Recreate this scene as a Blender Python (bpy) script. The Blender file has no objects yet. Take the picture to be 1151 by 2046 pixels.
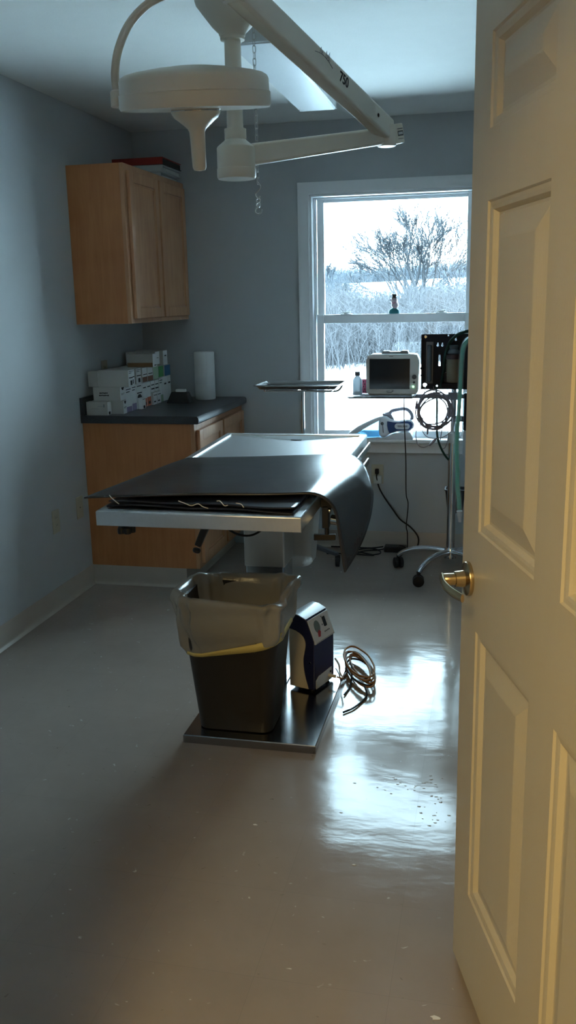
import bpy, bmesh, math, random
from mathutils import Vector, Matrix
random.seed(7)
SC = bpy.context.scene
COL = SC.collection
PI = math.pi
V = Vector

# ------------------------------------------------------------------ camera
CAM_F, CAM_P, CAM_R, CAM_Y = 1800.3, 0.232445509, -2.10563397e-02, 2.22727426e-01
CAM_H = 1.485
_fw = V((-math.sin(CAM_Y) * math.cos(CAM_P), math.cos(CAM_Y) * math.cos(CAM_P), -math.sin(CAM_P)))
_rt0 = V((math.cos(CAM_Y), math.sin(CAM_Y), 0))
_up0 = _rt0.cross(_fw)
_rt = math.cos(CAM_R) * _rt0 + math.sin(CAM_R) * _up0
_up = -math.sin(CAM_R) * _rt0 + math.cos(CAM_R) * _up0


def at(px, py, Y):
    """point of the room at depth Y seen at photo pixel px, py (survey of the photograph)"""
    d = _fw + _rt * ((px - 575.5) / CAM_F) - _up * ((py - 1023.0) / CAM_F)
    return V((0, 0, CAM_H)) + d * (Y / d.y)


def onz(px, py, z):
    d = _fw + _rt * ((px - 575.5) / CAM_F) - _up * ((py - 1023.0) / CAM_F)
    return V((0, 0, CAM_H)) + d * ((z - CAM_H) / d.z)


cd = bpy.data.cameras.new('camera')
cam = bpy.data.objects.new('camera', cd)
COL.objects.link(cam)
cam.matrix_world = Matrix((( _rt.x, _up.x, -_fw.x, 0), (_rt.y, _up.y, -_fw.y, 0), (_rt.z, _up.z, -_fw.z, CAM_H), (0, 0, 0, 1)))
cd.sensor_fit = 'VERTICAL'
cd.sensor_height = 36.0
cd.lens = CAM_F / 2046.0 * 36.0
cd.clip_start = 0.05
cd.clip_end = 2000
SC.camera = cam

# ------------------------------------------------------------------ materials
def srgb(r, g, b):
    f = lambda c: (c / 12.92 if c <= 0.04045 else ((c + 0.055) / 1.055) ** 2.4)
    return (f(r / 255), f(g / 255), f(b / 255))


def mat(name, col, rough=0.5, metal=0.0, var=0.06, scale=12.0, bump=0.0, bscale=60.0, spec=0.5, coat=0.0, emit=None, estr=0.0, rvar=0.0, stretch=None, aniso=0.0):
    m = bpy.data.materials.new(name)
    m.use_nodes = True
    nt = m.node_tree
    N = nt.nodes
    b = N['Principled BSDF']
    b.inputs['Roughness'].default_value = rough
    b.inputs['Metallic'].default_value = metal
    b.inputs['Specular IOR Level'].default_value = spec
    b.inputs['Coat Weight'].default_value = coat
    if aniso:
        b.inputs['Anisotropic'].default_value = aniso
    tc = N.new('ShaderNodeTexCoord')
    mp = N.new('ShaderNodeMapping')
    nt.links.new(tc.outputs['Object'], mp.inputs['Vector'])
    if stretch:
        mp.inputs['Scale'].default_value = stretch
    no = N.new('ShaderNodeTexNoise')
    no.inputs['Scale'].default_value = scale
    no.inputs['Detail'].default_value = 5
    nt.links.new(mp.outputs['Vector'], no.inputs['Vector'])
    mx = N.new('ShaderNodeMix')
    mx.data_type = 'RGBA'
    a = [max(0, c * (1 - var)) for c in col] + [1]
    c2 = [min(1, c * (1 + var)) for c in col] + [1]
    mx.inputs['A'].default_value = a
    mx.inputs['B'].default_value = c2
    nt.links.new(no.outputs['Fac'], mx.inputs['Factor'])
    nt.links.new(mx.outputs['Result'], b.inputs['Base Color'])
    if rvar:
        mr = N.new('ShaderNodeMapRange')
        mr.inputs['To Min'].default_value = max(0.02, rough - rvar)
        mr.inputs['To Max'].default_value = rough + rvar
        nt.links.new(no.outputs['Fac'], mr.inputs['Value'])
        nt.links.new(mr.outputs['Result'], b.inputs['Roughness'])
    if bump:
        n2 = N.new('ShaderNodeTexNoise')
        n2.inputs['Scale'].default_value = bscale
        n2.inputs['Detail'].default_value = 3
        nt.links.new(mp.outputs['Vector'], n2.inputs['Vector'])
        bp = N.new('ShaderNodeBump')
        bp.inputs['Strength'].default_value = bump
        bp.inputs['Distance'].default_value = 0.002
        nt.links.new(n2.outputs['Fac'], bp.inputs['Height'])
        nt.links.new(bp.outputs['Normal'], b.inputs['Normal'])
    if emit:
        b.inputs['Emission Color'].default_value = (*emit, 1)
        b.inputs['Emission Strength'].default_value = estr
    return m


def wood(name, c1, c2, rough=0.4, stretch=(14, 14, 1.2)):
    m = mat(name, c1, rough, stretch=stretch, coat=0.12)
    nt = m.node_tree
    N = nt.nodes
    b = N['Principled BSDF']
    mp = [n for n in N if n.type == 'MAPPING'][0]
    w = N.new('ShaderNodeTexNoise')
    w.inputs['Scale'].default_value = 3.0
    w.inputs['Detail'].default_value = 8
    w.inputs['Distortion'].default_value = 0.8
    nt.links.new(mp.outputs['Vector'], w.inputs['Vector'])
    mm = N.new('ShaderNodeMapping')
    tc = [n for n in N if n.type == 'TEX_COORD'][0]
    nt.links.new(tc.outputs['Object'], mm.inputs['Vector'])
    bl = N.new('ShaderNodeTexNoise')
    bl.inputs['Scale'].default_value = 5.0
    bl.inputs['Detail'].default_value = 2
    nt.links.new(mm.outputs['Vector'], bl.inputs['Vector'])
    ad = N.new('ShaderNodeMath')
    ad.operation = 'ADD'
    nt.links.new(w.outputs['Fac'], ad.inputs[0])
    nt.links.new(bl.outputs['Fac'], ad.inputs[1])
    rp = N.new('ShaderNodeMapRange')
    rp.inputs['From Min'].default_value = 0.7
    rp.inputs['From Max'].default_value = 1.3
    nt.links.new(ad.outputs[0], rp.inputs['Value'])
    mx = N.new('ShaderNodeMix')
    mx.data_type = 'RGBA'
    mx.inputs['A'].default_value = (*c1, 1)
    mx.inputs['B'].default_value = (*c2, 1)
    nt.links.new(rp.outputs['Result'], mx.inputs['Factor'])
    nt.links.new(mx.outputs['Result'], b.inputs['Base Color'])
    return m


def clear(name, tint=(1, 1, 1), through=0.9, rough=0.05, col=(0.9, 0.9, 0.9), bump=0.0, bscale=30):
    """thin see-through sheet: transparent mixed with a glossy / diffuse surface"""
    m = mat(name, col, rough, bump=bump, bscale=bscale)
    nt = m.node_tree
    N = nt.nodes
    b = N['Principled BSDF']
    out = [n for n in N if n.type == 'OUTPUT_MATERIAL'][0]
    t = N.new('ShaderNodeBsdfTransparent')
    t.inputs['Color'].default_value = (*tint, 1)
    ms = N.new('ShaderNodeMixShader')
    ms.inputs['Fac'].default_value = through
    nt.links.new(b.outputs['BSDF'], ms.inputs[1])
    nt.links.new(t.outputs['BSDF'], ms.inputs[2])
    nt.links.new(ms.outputs['Shader'], out.inputs['Surface'])
    return m


def window_glass(name):
    m = bpy.data.materials.new(name)
    m.use_nodes = True
    nt = m.node_tree
    N = nt.nodes
    N.remove(N['Principled BSDF'])
    out = [n for n in N if n.type == 'OUTPUT_MATERIAL'][0]
    t = N.new('ShaderNodeBsdfTransparent')
    g = N.new('ShaderNodeBsdfGlossy')
    g.inputs['Roughness'].default_value = 0.02
    tc = N.new('ShaderNodeTexCoord')
    no = N.new('ShaderNodeTexNoise')
    no.inputs['Scale'].default_value = 9
    nt.links.new(tc.outputs['Object'], no.inputs['Vector'])
    mr = N.new('ShaderNodeMix')
    mr.data_type = 'RGBA'
    mr.inputs['A'].default_value = (0.93, 0.96, 0.97, 1)
    mr.inputs['B'].default_value = (0.97, 0.99, 1.0, 1)
    nt.links.new(no.outputs['Fac'], mr.inputs['Factor'])
    nt.links.new(mr.outputs['Result'], t.inputs['Color'])
    f = N.new('ShaderNodeFresnel')
    f.inputs['IOR'].default_value = 1.45
    ms = N.new('ShaderNodeMixShader')
    nt.links.new(f.outputs['Fac'], ms.inputs['Fac'])
    nt.links.new(t.outputs['BSDF'], ms.inputs[1])
    nt.links.new(g.outputs['BSDF'], ms.inputs[2])
    nt.links.new(ms.outputs['Shader'], out.inputs['Surface'])
    return m


def floor_mat():
    m = bpy.data.materials.new('vinyl_tile')
    m.use_nodes = True
    nt = m.node_tree
    N = nt.nodes
    L = nt.links.new
    b = N['Principled BSDF']
    g = N.new('ShaderNodeNewGeometry')
    mp = N.new('ShaderNodeMapping')
    mp.inputs['Location'].default_value = (0.175 + 0.3048 * 20, -2.585 + 0.3048 * 20, 0)
    L(g.outputs['Position'], mp.inputs['Vector'])
    br = N.new('ShaderNodeTexBrick')
    br.offset = 0.0
    br.squash = 1.0
    br.inputs['Scale'].default_value = 1.0
    br.inputs['Brick Width'].default_value = 0.3048
    br.inputs['Row Height'].default_value = 0.3048
    br.inputs['Mortar Size'].default_value = 0.0004
    br.inputs['Mortar Smooth'].default_value = 0.3
    br.inputs['Color1'].default_value = (0.325, 0.27, 0.232, 1)
    br.inputs['Color2'].default_value = (0.334, 0.278, 0.239, 1)
    br.inputs['Mortar'].default_value = (0.25, 0.225, 0.20, 1)
    L(mp.outputs['Vector'], br.inputs['Vector'])
    # flecks of the tile
    vo = N.new('ShaderNodeTexVoronoi')
    vo.inputs['Scale'].default_value = 26
    mp2 = N.new('ShaderNodeMapping')
    mp2.inputs['Scale'].default_value = (1.0, 2.2, 1)
    mp2.inputs['Rotation'].default_value = (0, 0, 0.5)
    nz = N.new('ShaderNodeTexNoise')
    nz.inputs['Scale'].default_value = 25
    L(g.outputs['Position'], nz.inputs['Vector'])
    ad = N.new('ShaderNodeVectorMath')
    ad.operation = 'MULTIPLY_ADD'
    ad.inputs[1].default_value = (0.06, 0.06, 0.06)
    L(nz.outputs['Color'], ad.inputs[0])
    L(g.outputs['Position'], ad.inputs[2])
    L(ad.outputs['Vector'], mp2.inputs['Vector'])
    L(mp2.outputs['Vector'], vo.inputs['Vector'])
    fr = N.new('ShaderNodeMapRange')
    fr.inputs['From Min'].default_value = 0.07
    fr.inputs['From Max'].default_value = 0.16
    fr.inputs['To Min'].default_value = 1.0
    fr.inputs['To Max'].default_value = 0.0
    L(vo.outputs['Distance'], fr.inputs['Value'])
    cw = N.new('ShaderNodeMapRange')      # only some of the flecks show
    sep = N.new('ShaderNodeSeparateColor')
    L(vo.outputs['Color'], sep.inputs['Color'])
    cw.inputs['From Min'].default_value = 0.6
    cw.inputs['From Max'].default_value = 0.95
    L(sep.outputs['Red'], cw.inputs['Value'])
    mu = N.new('ShaderNodeMath')
    mu.operation = 'MULTIPLY'
    L(fr.outputs['Result'], mu.inputs[0])
    L(cw.outputs['Result'], mu.inputs[1])
    fc = N.new('ShaderNodeMix')
    fc.data_type = 'RGBA'
    fc.inputs['A'].default_value = (0.66, 0.62, 0.55, 1)
    fc.inputs['B'].default_value = (0.20, 0.17, 0.14, 1)
    gt = N.new('ShaderNodeMath')
    gt.operation = 'GREATER_THAN'
    gt.inputs[1].default_value = 0.5
    L(sep.outputs['Green'], gt.inputs[0])
    L(gt.outputs[0], fc.inputs['Factor'])
    # broad mottling
    n2 = N.new('ShaderNodeTexNoise')
    n2.inputs['Scale'].default_value = 5
    n2.inputs['Detail'].default_value = 8
    n2.inputs['Roughness'].default_value = 0.65
    L(g.outputs['Position'], n2.inputs['Vector'])
    mt = N.new('ShaderNodeMapRange')
    mt.inputs['To Min'].default_value = 0.88
    mt.inputs['To Max'].default_value = 1.12
    L(n2.outputs['Fac'], mt.inputs['Value'])
    hv = N.new('ShaderNodeVectorMath')
    hv.operation = 'SCALE'
    L(br.outputs['Color'], hv.inputs[0])
    L(mt.outputs['Result'], hv.inputs['Scale'])
    mx = N.new('ShaderNodeMix')
    mx.data_type = 'RGBA'
    L(mu.outputs[0], mx.inputs['Factor'])
    L(hv.outputs['Vector'], mx.inputs['A'])
    L(fc.outputs['Result'], mx.inputs['B'])
    L(mx.outputs['Result'], b.inputs['Base Color'])
    rr = N.new('ShaderNodeMapRange')
    rr.inputs['To Min'].default_value = FLOOR_R0
    rr.inputs['To Max'].default_value = FLOOR_R1
    L(n2.outputs['Fac'], rr.inputs['Value'])
    L(rr.outputs['Result'], b.inputs['Roughness'])
    # waxed, slightly uneven
    n3 = N.new('ShaderNodeTexNoise')
    n3.inputs['Scale'].default_value = 7.0
    n3.inputs['Detail'].default_value = 4
    mp3 = N.new('ShaderNodeMapping')
    mp3.inputs['Scale'].default_value = (0.8, 1.6, 1)
    L(g.outputs['Position'], mp3.inputs['Vector'])
    L(mp3.outputs['Vector'], n3.inputs['Vector'])
    sm = N.new('ShaderNodeMath')
    sm.operation = 'MULTIPLY_ADD'
    sm.inputs[1].default_value = -0.08
    L(br.outputs['Fac'], sm.inputs[0])
    L(n3.outputs['Fac'], sm.inputs[2])
    bp = N.new('ShaderNodeBump')
    bp.inputs['Strength'].default_value = 0.35
    bp.inputs['Distance'].default_value = 0.0035
    L(sm.outputs[0], bp.inputs['Height'])
    L(bp.outputs['Normal'], b.inputs['Normal'])
    b.inputs['Specular IOR Level'].default_value = 0.23
    b.inputs['Coat Weight'].default_value = 0.0
    b.inputs['Coat Roughness'].default_value = 0.10
    L(bp.outputs['Normal'], b.inputs['Coat Normal'])
    return m


FLOOR_R0, FLOOR_R1 = 0.08, 0.18
M = {}
M['floor'] = floor_mat()
M['wall'] = mat('wall_paint', (0.50, 0.53, 0.545), 0.62, var=0.03, bump=0.12, bscale=220)
M['hall'] = mat('hall_paint', (0.62, 0.55, 0.43), 0.7, var=0.03)
M['ceil'] = mat('ceiling_paint', (0.82, 0.83, 0.80), 0.85, var=0.03, bump=0.25, bscale=160)
M['trim'] = mat('white_trim', (0.86, 0.88, 0.89), 0.35, var=0.02)
M['vinyl_base'] = mat('almond_vinyl_cove', (0.50, 0.44, 0.38), 0.4, var=0.04)
M['sash'] = mat('white_vinyl_sash', (0.86, 0.88, 0.90), 0.35, var=0.02)
M['glass'] = window_glass('window_pane_glass')
M['door'] = mat('cream_door_paint', (0.66, 0.59, 0.45), 0.42, var=0.025, scale=6, bump=0.2, bscale=90, stretch=(3, 3, 0.6))
M['brass'] = mat('satin_brass', (0.55, 0.42, 0.24), 0.24, 1.0, var=0.06)
M['oak'] = wood('maple_face', srgb(192, 136, 98), srgb(212, 160, 118))
M['oak_side'] = wood('maple_side_panel', srgb(190, 122, 72), srgb(206, 140, 88), rough=0.5)
M['dark_gap'] = mat('dark_gap', (0.05, 0.03, 0.02), 0.8)
M['laminate'] = mat('charcoal_laminate', (0.045, 0.048, 0.055), 0.33, var=0.5, scale=180)
M['steel'] = mat('brushed_steel', (0.56, 0.57, 0.58), 0.27, 1.0, var=0.03, stretch=(2, 2, 30), scale=4)
M['steel_col'] = mat('column_steel', (0.58, 0.58, 0.57), 0.40, 1.0, var=0.03, stretch=(30, 2, 2), scale=4)
M['steel_top'] = mat('table_top_steel', (0.72, 0.73, 0.74), 0.36, 1.0, var=0.05, stretch=(40, 2, 20), scale=4, rvar=0.06)
M['steel_dark'] = mat('scuffed_steel', (0.42, 0.43, 0.44), 0.22, 1.0, var=0.08, stretch=(3, 3, 30), scale=4)
M['plate'] = mat('polished_steel_plate', (0.38, 0.38, 0.38), 0.16, 1.0, var=0.08, scale=8, rvar=0.05)
M['chrome'] = mat('chrome', (0.75, 0.76, 0.78), 0.09, 1.0, var=0.03)
M['galv'] = mat('galvanised_chain', (0.45, 0.45, 0.43), 0.3, 1.0, var=0.15)
M['black_plastic'] = mat('black_plastic', (0.012, 0.012, 0.013), 0.42)
M['black_rubber'] = mat('black_rubber', (0.012, 0.013, 0.014), 0.6)
M['sheet'] = mat('black_vinyl_sheet', (0.042, 0.041, 0.044), 0.23, var=0.15, scale=9, bump=0.10, bscale=14, rvar=0.05, stretch=(1, 2.5, 1))
M['sheet_dark'] = mat('dark_navy_vinyl', (0.012, 0.013, 0.02), 0.3, var=0.3, bump=0.4, bscale=12)
M['thread'] = mat('frayed_thread', (0.75, 0.72, 0.66), 0.8)
M['lamp'] = mat('lamp_enamel', (0.70, 0.66, 0.57), 0.34, var=0.02)
M['lamp_glass'] = mat('lamp_lens', (0.10, 0.10, 0.10), 0.12, var=0.1)
M['mark'] = mat('black_print', (0.01, 0.01, 0.01), 0.6)
M['lens'] = mat('prismatic_acrylic', (0.86, 0.90, 0.92), 0.22, var=0.03, bump=0.5, bscale=420)
M['fixture'] = mat('fixture_enamel', (0.60, 0.63, 0.64), 0.4, var=0.02)
M['bin'] = mat('brown_black_bin', (0.020, 0.016, 0.011), 0.45, bump=0.3, bscale=300)
M['liner'] = clear('clear_bin_liner', (0.93, 0.91, 0.88), 0.24, 0.2, (0.40, 0.375, 0.33), bump=0.9, bscale=22)
M['yellow'] = mat('yellow_drawstring', (0.72, 0.56, 0.17), 0.42, var=0.1)
M['navy'] = mat('navy_enamel', (0.012, 0.015, 0.06), 0.34)
M['cream'] = mat('cream_enamel', (0.62, 0.54, 0.40), 0.45)
M['device_white'] = mat('device_white', (0.62, 0.64, 0.66), 0.3)
M['teal_grey'] = mat('teal_grey_print', (0.13, 0.19, 0.20), 0.5)
M['red_print'] = mat('red_print', (0.35, 0.04, 0.05), 0.5)
M['screen_dark'] = mat('dark_display', (0.012, 0.016, 0.022), 0.12)
M['cable_brown'] = mat('brown_cable', (0.30, 0.15, 0.055), 0.6, spec=0.25)
M['cable_black'] = mat('black_cable', (0.010, 0.010, 0.011), 0.55, spec=0.3)
M['cable_grey'] = mat('grey_cable', (0.26, 0.23, 0.28), 0.5)
M['cable_white'] = mat('pale_cable', (0.55, 0.55, 0.53), 0.5)
M['bucket'] = clear('milky_plastic', (0.9, 0.9, 0.88), 0.30, 0.3, (0.52, 0.51, 0.48))
M['paper'] = mat('paper_towel', (0.80, 0.81, 0.80), 0.9, bump=0.4, bscale=240)
M['carton'] = mat('grey_carton', (0.54, 0.54, 0.51), 0.65, var=0.04)
M['carton_white'] = mat('white_carton', (0.90, 0.91, 0.92), 0.5, var=0.03)
M['c_purple'] = mat('lilac_print', (0.36, 0.29, 0.50), 0.5)
M['c_orange'] = mat('orange_print', (0.62, 0.16, 0.08), 0.5)
M['c_green'] = mat('green_print', (0.09, 0.36, 0.11), 0.5)
M['c_pale_green'] = mat('pale_green_print', (0.42, 0.58, 0.42), 0.5)
M['c_blue'] = mat('blue_print', (0.03, 0.16, 0.36), 0.5)
M['c_brown'] = mat('brown_print', (0.20, 0.08, 0.045), 0.5)
M['c_tan'] = mat('tan_board', (0.22, 0.12, 0.05), 0.7)
M['red_binder'] = mat('red_binder_vinyl', (0.34, 0.03, 0.02), 0.4)
M['white_binder'] = mat('white_binder_vinyl', (0.62, 0.66, 0.66), 0.4)
M['pages'] = mat('page_edges', (0.62, 0.64, 0.62), 0.8, stretch=(1, 1, 60), scale=20, var=0.25)
M['outlet'] = mat('ivory_plate', (0.50, 0.47, 0.36), 0.4)
M['plug_white'] = mat('white_plug', (0.62, 0.65, 0.64), 0.4)
M['monitor'] = mat('monitor_shell', (0.74, 0.76, 0.77), 0.4)
M['monitor_grey'] = mat('monitor_grey', (0.20, 0.21, 0.23), 0.4)
M['led'] = mat('green_led', (0.3, 0.9, 0.4), 0.3, emit=(0.35, 1.0, 0.45), estr=1.3)
M['panel_black'] = mat('black_powder_coat', (0.007, 0.009, 0.018), 0.5, spec=0.25)
M['tube_grey'] = mat('smoked_acrylic', (0.10, 0.12, 0.14), 0.15)
M['bottle'] = clear('frosted_bottle', (0.85, 0.90, 0.95), 0.12, 0.3, (0.60, 0.66, 0.72))
M['jar'] = clear('clear_jar', (0.9, 0.86, 0.74), 0.5, 0.08, (0.40, 0.36, 0.27))
M['cap_grey'] = mat('grey_cap', (0.10, 0.11, 0.13), 0.5)
M['red_cup'] = mat('crimson_carton', (0.40, 0.03, 0.09), 0.5)
M['maroon'] = mat('dark_maroon_ring', (0.045, 0.018, 0.024), 0.4)
M['hose_clear'] = clear('clear_corrugated_tube', (0.96, 0.99, 0.99), 0.72, 0.15, (0.72, 0.78, 0.78))
M['hose_green'] = mat('green_inner_tube', (0.015, 0.46, 0.34), 0.3)
M['hose_dark_green'] = mat('dark_green_hose', (0.008, 0.045, 0.032), 0.3)
M['vac_white'] = mat('vacuum_white', (0.78, 0.82, 0.88), 0.35)
M['vac_blue'] = mat('vacuum_blue', (0.02, 0.075, 0.24), 0.35)
M['vac_grey'] = mat('vacuum_grey', (0.34, 0.34, 0.42), 0.45)
M['vac_clear'] = clear('clear_blue_bowl', (0.55, 0.82, 0.95), 0.5, 0.12, (0.16, 0.42, 0.58))
M['snowman_white'] = mat('figurine_pinkish_white', (0.66, 0.50, 0.54), 0.4)
M['snowman_teal'] = mat('figurine_teal', (0.02, 0.22, 0.26), 0.35)
M['snow'] = mat('snow', (0.86, 0.89, 0.92), 0.8, var=0.03, scale=0.6)
def ground_mat():
    m = mat('snow_and_weeds', (0.86, 0.89, 0.92), 0.85, var=0.02, scale=0.6)
    nt = m.node_tree
    N = nt.nodes
    b = N['Principled BSDF']
    g = N.new('ShaderNodeNewGeometry')
    sp = N.new('ShaderNodeSeparateXYZ')
    nt.links.new(g.outputs['Position'], sp.inputs['Vector'])
    no = N.new('ShaderNodeTexNoise')
    no.inputs['Scale'].default_value = 0.35
    no.inputs['Detail'].default_value = 6
    nt.links.new(g.outputs['Position'], no.inputs['Vector'])
    ad = N.new('ShaderNodeMath')
    ad.operation = 'MULTIPLY_ADD'
    ad.inputs[1].default_value = 9.0
    nt.links.new(no.outputs['Fac'], ad.inputs[0])
    nt.links.new(sp.outputs['Y'], ad.inputs[2])
    cr = N.new('ShaderNodeValToRGB')
    mr = N.new('ShaderNodeMapRange')
    mr.inputs['From Min'].default_value = 0
    mr.inputs['From Max'].default_value = 400
    nt.links.new(ad.outputs[0], mr.inputs['Value'])
    nt.links.new(mr.outputs['Result'], cr.inputs['Fac'])
    e = cr.color_ramp.elements
    snow, weed = (0.86, 0.89, 0.92, 1), (0.045, 0.046, 0.050, 1)
    e[0].position, e[0].color = 29.5 / 400, snow
    e[1].position, e[1].color = 31.0 / 400, weed
    for p_, c_ in ((150 / 400, weed), (156 / 400, snow), (285 / 400, snow), (300 / 400, weed)):
        k = e.new(p_)
        k.color = c_
    nt.links.new(cr.outputs['Color'], b.inputs['Base Color'])
    return m


M['snow'] = ground_mat()
M['bark'] = mat('bare_bark', (0.030, 0.034, 0.040), 0.95, var=0.3, scale=3)
M['bark_hazed'] = mat('hazed_far_bark', (0.040, 0.050, 0.062), 0.95, var=0.3, scale=3)  # veil of distance painted in: lighter and bluer than the near bark
M['brush'] = mat('bare_brush_stems', (0.042, 0.043, 0.048), 0.95, var=0.4, scale=1.2)
M['needle'] = mat('spruce_needles', (0.018, 0.028, 0.034), 0.95, var=0.4, scale=2)
M['basket'] = mat('dark_wire_basket', (0.02, 0.025, 0.04), 0.5)
M['water'] = mat('water_drop', (0.36, 0.31, 0.26), 0.03, spec=0.5)

# ------------------------------------------------------------------ mesh helpers
class MB:
    def __init__(s):
        s.v, s.f, s.mi, s.mats = [], [], [], []
        s.cur = 0

    def use(s, m):
        if m not in s.mats:
            s.mats.append(m)
        s.cur = s.mats.index(m)
        return s

    def add(s, vs, fs):
        o = len(s.v)
        s.v.extend([V(p) for p in vs])
        for f in fs:
            s.f.append([o + i for i in f])
            s.mi.append(s.cur)
        return s

    def box(s, x0, x1, y0, y1, z0, z1, T=None):
        p = [V((x, y, z)) for x in (x0, x1) for y in (y0, y1) for z in (z0, z1)]
        if T is not None:
            p = [T @ q for q in p]
        return s.add(p, [(0, 1, 3, 2), (4, 6, 7, 5), (0, 4, 5, 1), (2, 3, 7, 6), (0, 2, 6, 4), (1, 5, 7, 3)])

    def bar(s, p0, p1, w, h, up=(0, 0, 1), w1=None, h1=None):
        """rectangular bar from p0 to p1, w across, h along up"""
        p0, p1 = V(p0), V(p1)
        d = (p1 - p0).normalized()
        a = d.cross(V(up)).normalized()
        u = a.cross(d)
        w1 = w if w1 is None else w1
        h1 = h if h1 is None else h1
        vs = []
        for p, ww, hh in ((p0, w, h), (p1, w1, h1)):
            for i, j in ((-1, -1), (1, -1), (1, 1), (-1, 1)):
                vs.append(p + a * (ww / 2 * i) + u * (hh / 2 * j))
        return s.add(vs, [(3, 2, 1, 0), (4, 5, 6, 7), (0, 1, 5, 4), (1, 2, 6, 5), (2, 3, 7, 6), (3, 0, 4, 7)])

    def tube(s, pts, r, n=10, closed=False, caps=True):
        pts = [V(p) for p in pts]
        k = len(pts)
        rs = r if isinstance(r, (list, tuple)) else [r] * k
        ts = []
        for i in range(k):
            if closed:
                t = pts[(i + 1) % k] - pts[i - 1]
            else:
                t = pts[min(i + 1, k - 1)] - pts[max(i - 1, 0)]
            ts.append(t.normalized() if t.length > 1e-9 else V((0, 0, 1)))
        a = V((0, 0, 1)) if abs(ts[0].z) < 0.9 else V((1, 0, 0))
        nrm = (a - ts[0] * a.dot(ts[0])).normalized()
        vs = []
        for i in range(k):
            nrm = (nrm - ts[i] * nrm.dot(ts[i]))
            nrm = nrm.normalized() if nrm.length > 1e-6 else ts[i].orthogonal().normalized()
            b = ts[i].cross(nrm)
            for j in range(n):
                th = 2 * PI * j / n
                vs.append(pts[i] + (nrm * math.cos(th) + b * math.sin(th)) * rs[i])
        fs = []
        for i in range(k if closed else k - 1):
            for j in range(n):
                i2 = (i + 1) % k
                fs.append((i * n + j, i * n + (j + 1) % n, i2 * n + (j + 1) % n, i2 * n + j))
        if caps and not closed:
            fs.append(tuple(reversed(range(n))))
            fs.append(tuple((k - 1) * n + j for j in range(n)))
        return s.add(vs, fs)

    def lathe(s, prof, org=(0, 0, 0), axis=(0, 0, 1), n=32, sy=1.0):
        """prof: list of (radius, height along axis)"""
        ax = V(axis).normalized()
        a = V((1, 0, 0)) if abs(ax.x) < 0.9 else V((0, 1, 0))
        a = (a - ax * a.dot(ax)).normalized()
        b = ax.cross(a)
        vs, fs = [], []
        for r, h in prof:
            for j in range(n):
                th = 2 * PI * j / n
                vs.append(V(org) + ax * h + (a * math.cos(th) + b * math.sin(th) * sy) * max(r, 1e-5))
        for i in range(len(prof) - 1):
            for j in range(n):
                fs.append((i * n + j, i * n + (j + 1) % n, (i + 1) * n + (j + 1) % n, (i + 1) * n + j))
        fs.append(tuple(reversed(range(n))))
        fs.append(tuple((len(prof) - 1) * n + j for j in range(n)))
        return s.add(vs, fs)

    def cyl(s, p0, p1, r0, r1=None, n=24):
        return s.tube([p0, p1], [r0, r0 if r1 is None else r1], n)

    def prism(s, poly, fn, d0, d1):
        """poly: 2-D outline; fn(u, v, d) -> point"""
        k = len(poly)
        vs = [fn(u, v, d0) for u, v in poly] + [fn(u, v, d1) for u, v in poly]
        fs = [tuple(reversed(range(k))), tuple(range(k, 2 * k))]
        fs += [(i, (i + 1) % k, k + (i + 1) % k, k + i) for i in range(k)]
        return s.add(vs, fs)

    def loft(s, loops, closed_end=(True, True)):
        n = len(loops[0])
        vs = [p for l in loops for p in l]
        fs = []
        for i in range(len(loops) - 1):
            for j in range(n):
                fs.append((i * n + j, i * n + (j + 1) % n, (i + 1) * n + (j + 1) % n, (i + 1) * n + j))
        if closed_end[0]:
            fs.append(tuple(reversed(range(n))))
        if closed_end[1]:
            fs.append(tuple((len(loops) - 1) * n + j for j in range(n)))
        return s.add(vs, fs)

    def grid(s, fn, nu, nv):
        vs = [fn(i / nu, j / nv) for i in range(nu + 1) for j in range(nv + 1)]
        fs = [(i * (nv + 1) + j, (i + 1) * (nv + 1) + j, (i + 1) * (nv + 1) + j + 1, i * (nv + 1) + j + 1) for i in range(nu) for j in range(nv)]
        return s.add(vs, fs)

    def build(s, name, m=None, parent=None, bevel=0.0, seg=2, solid=0.0, smooth=35, subsurf=0, local=False, normals=True):
        me = bpy.data.meshes.new(name)
        org = V((0, 0, 0)) if (local or parent is None) else ORG.get(parent.name, V((0, 0, 0)))
        me.from_pydata([tuple(p - org) for p in s.v], [], s.f)
        if s.mats:
            for mm in s.mats:
                me.materials.append(M[mm] if isinstance(mm, str) else mm)
            me.polygons.foreach_set('material_index', s.mi)
        elif m is not None:
            me.materials.append(M[m] if isinstance(m, str) else m)
        me.update()
        if normals and len(s.f) < 60000:
            bm = bmesh.new()
            bm.from_mesh(me)
            bmesh.ops.recalc_face_normals(bm, faces=bm.faces)
            bm.to_mesh(me)
            bm.free()
        me.polygons.foreach_set('use_smooth', [True] * len(me.polygons))
        if smooth < 180:
            me.set_sharp_from_angle(angle=math.radians(smooth))
        o = bpy.data.objects.new(name, me)
        COL.objects.link(o)
        if parent is not None:
            o.parent = parent
            ORG[o.name] = ORG.get(parent.name, V((0, 0, 0))) if not local else V((0, 0, 0))
        if subsurf:
            md = o.modifiers.new('subsurf', 'SUBSURF')
            md.levels = md.render_levels = subsurf
        if solid:
            md = o.modifiers.new('solid', 'SOLIDIFY')
            md.thickness = solid
            md.offset = 0
        if bevel:
            md = o.modifiers.new('bevel', 'BEVEL')
            md.width = bevel
            md.segments = seg
            md.limit_method = 'ANGLE'
            md.angle_limit = math.radians(40)
        return o


ORG = {}


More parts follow.
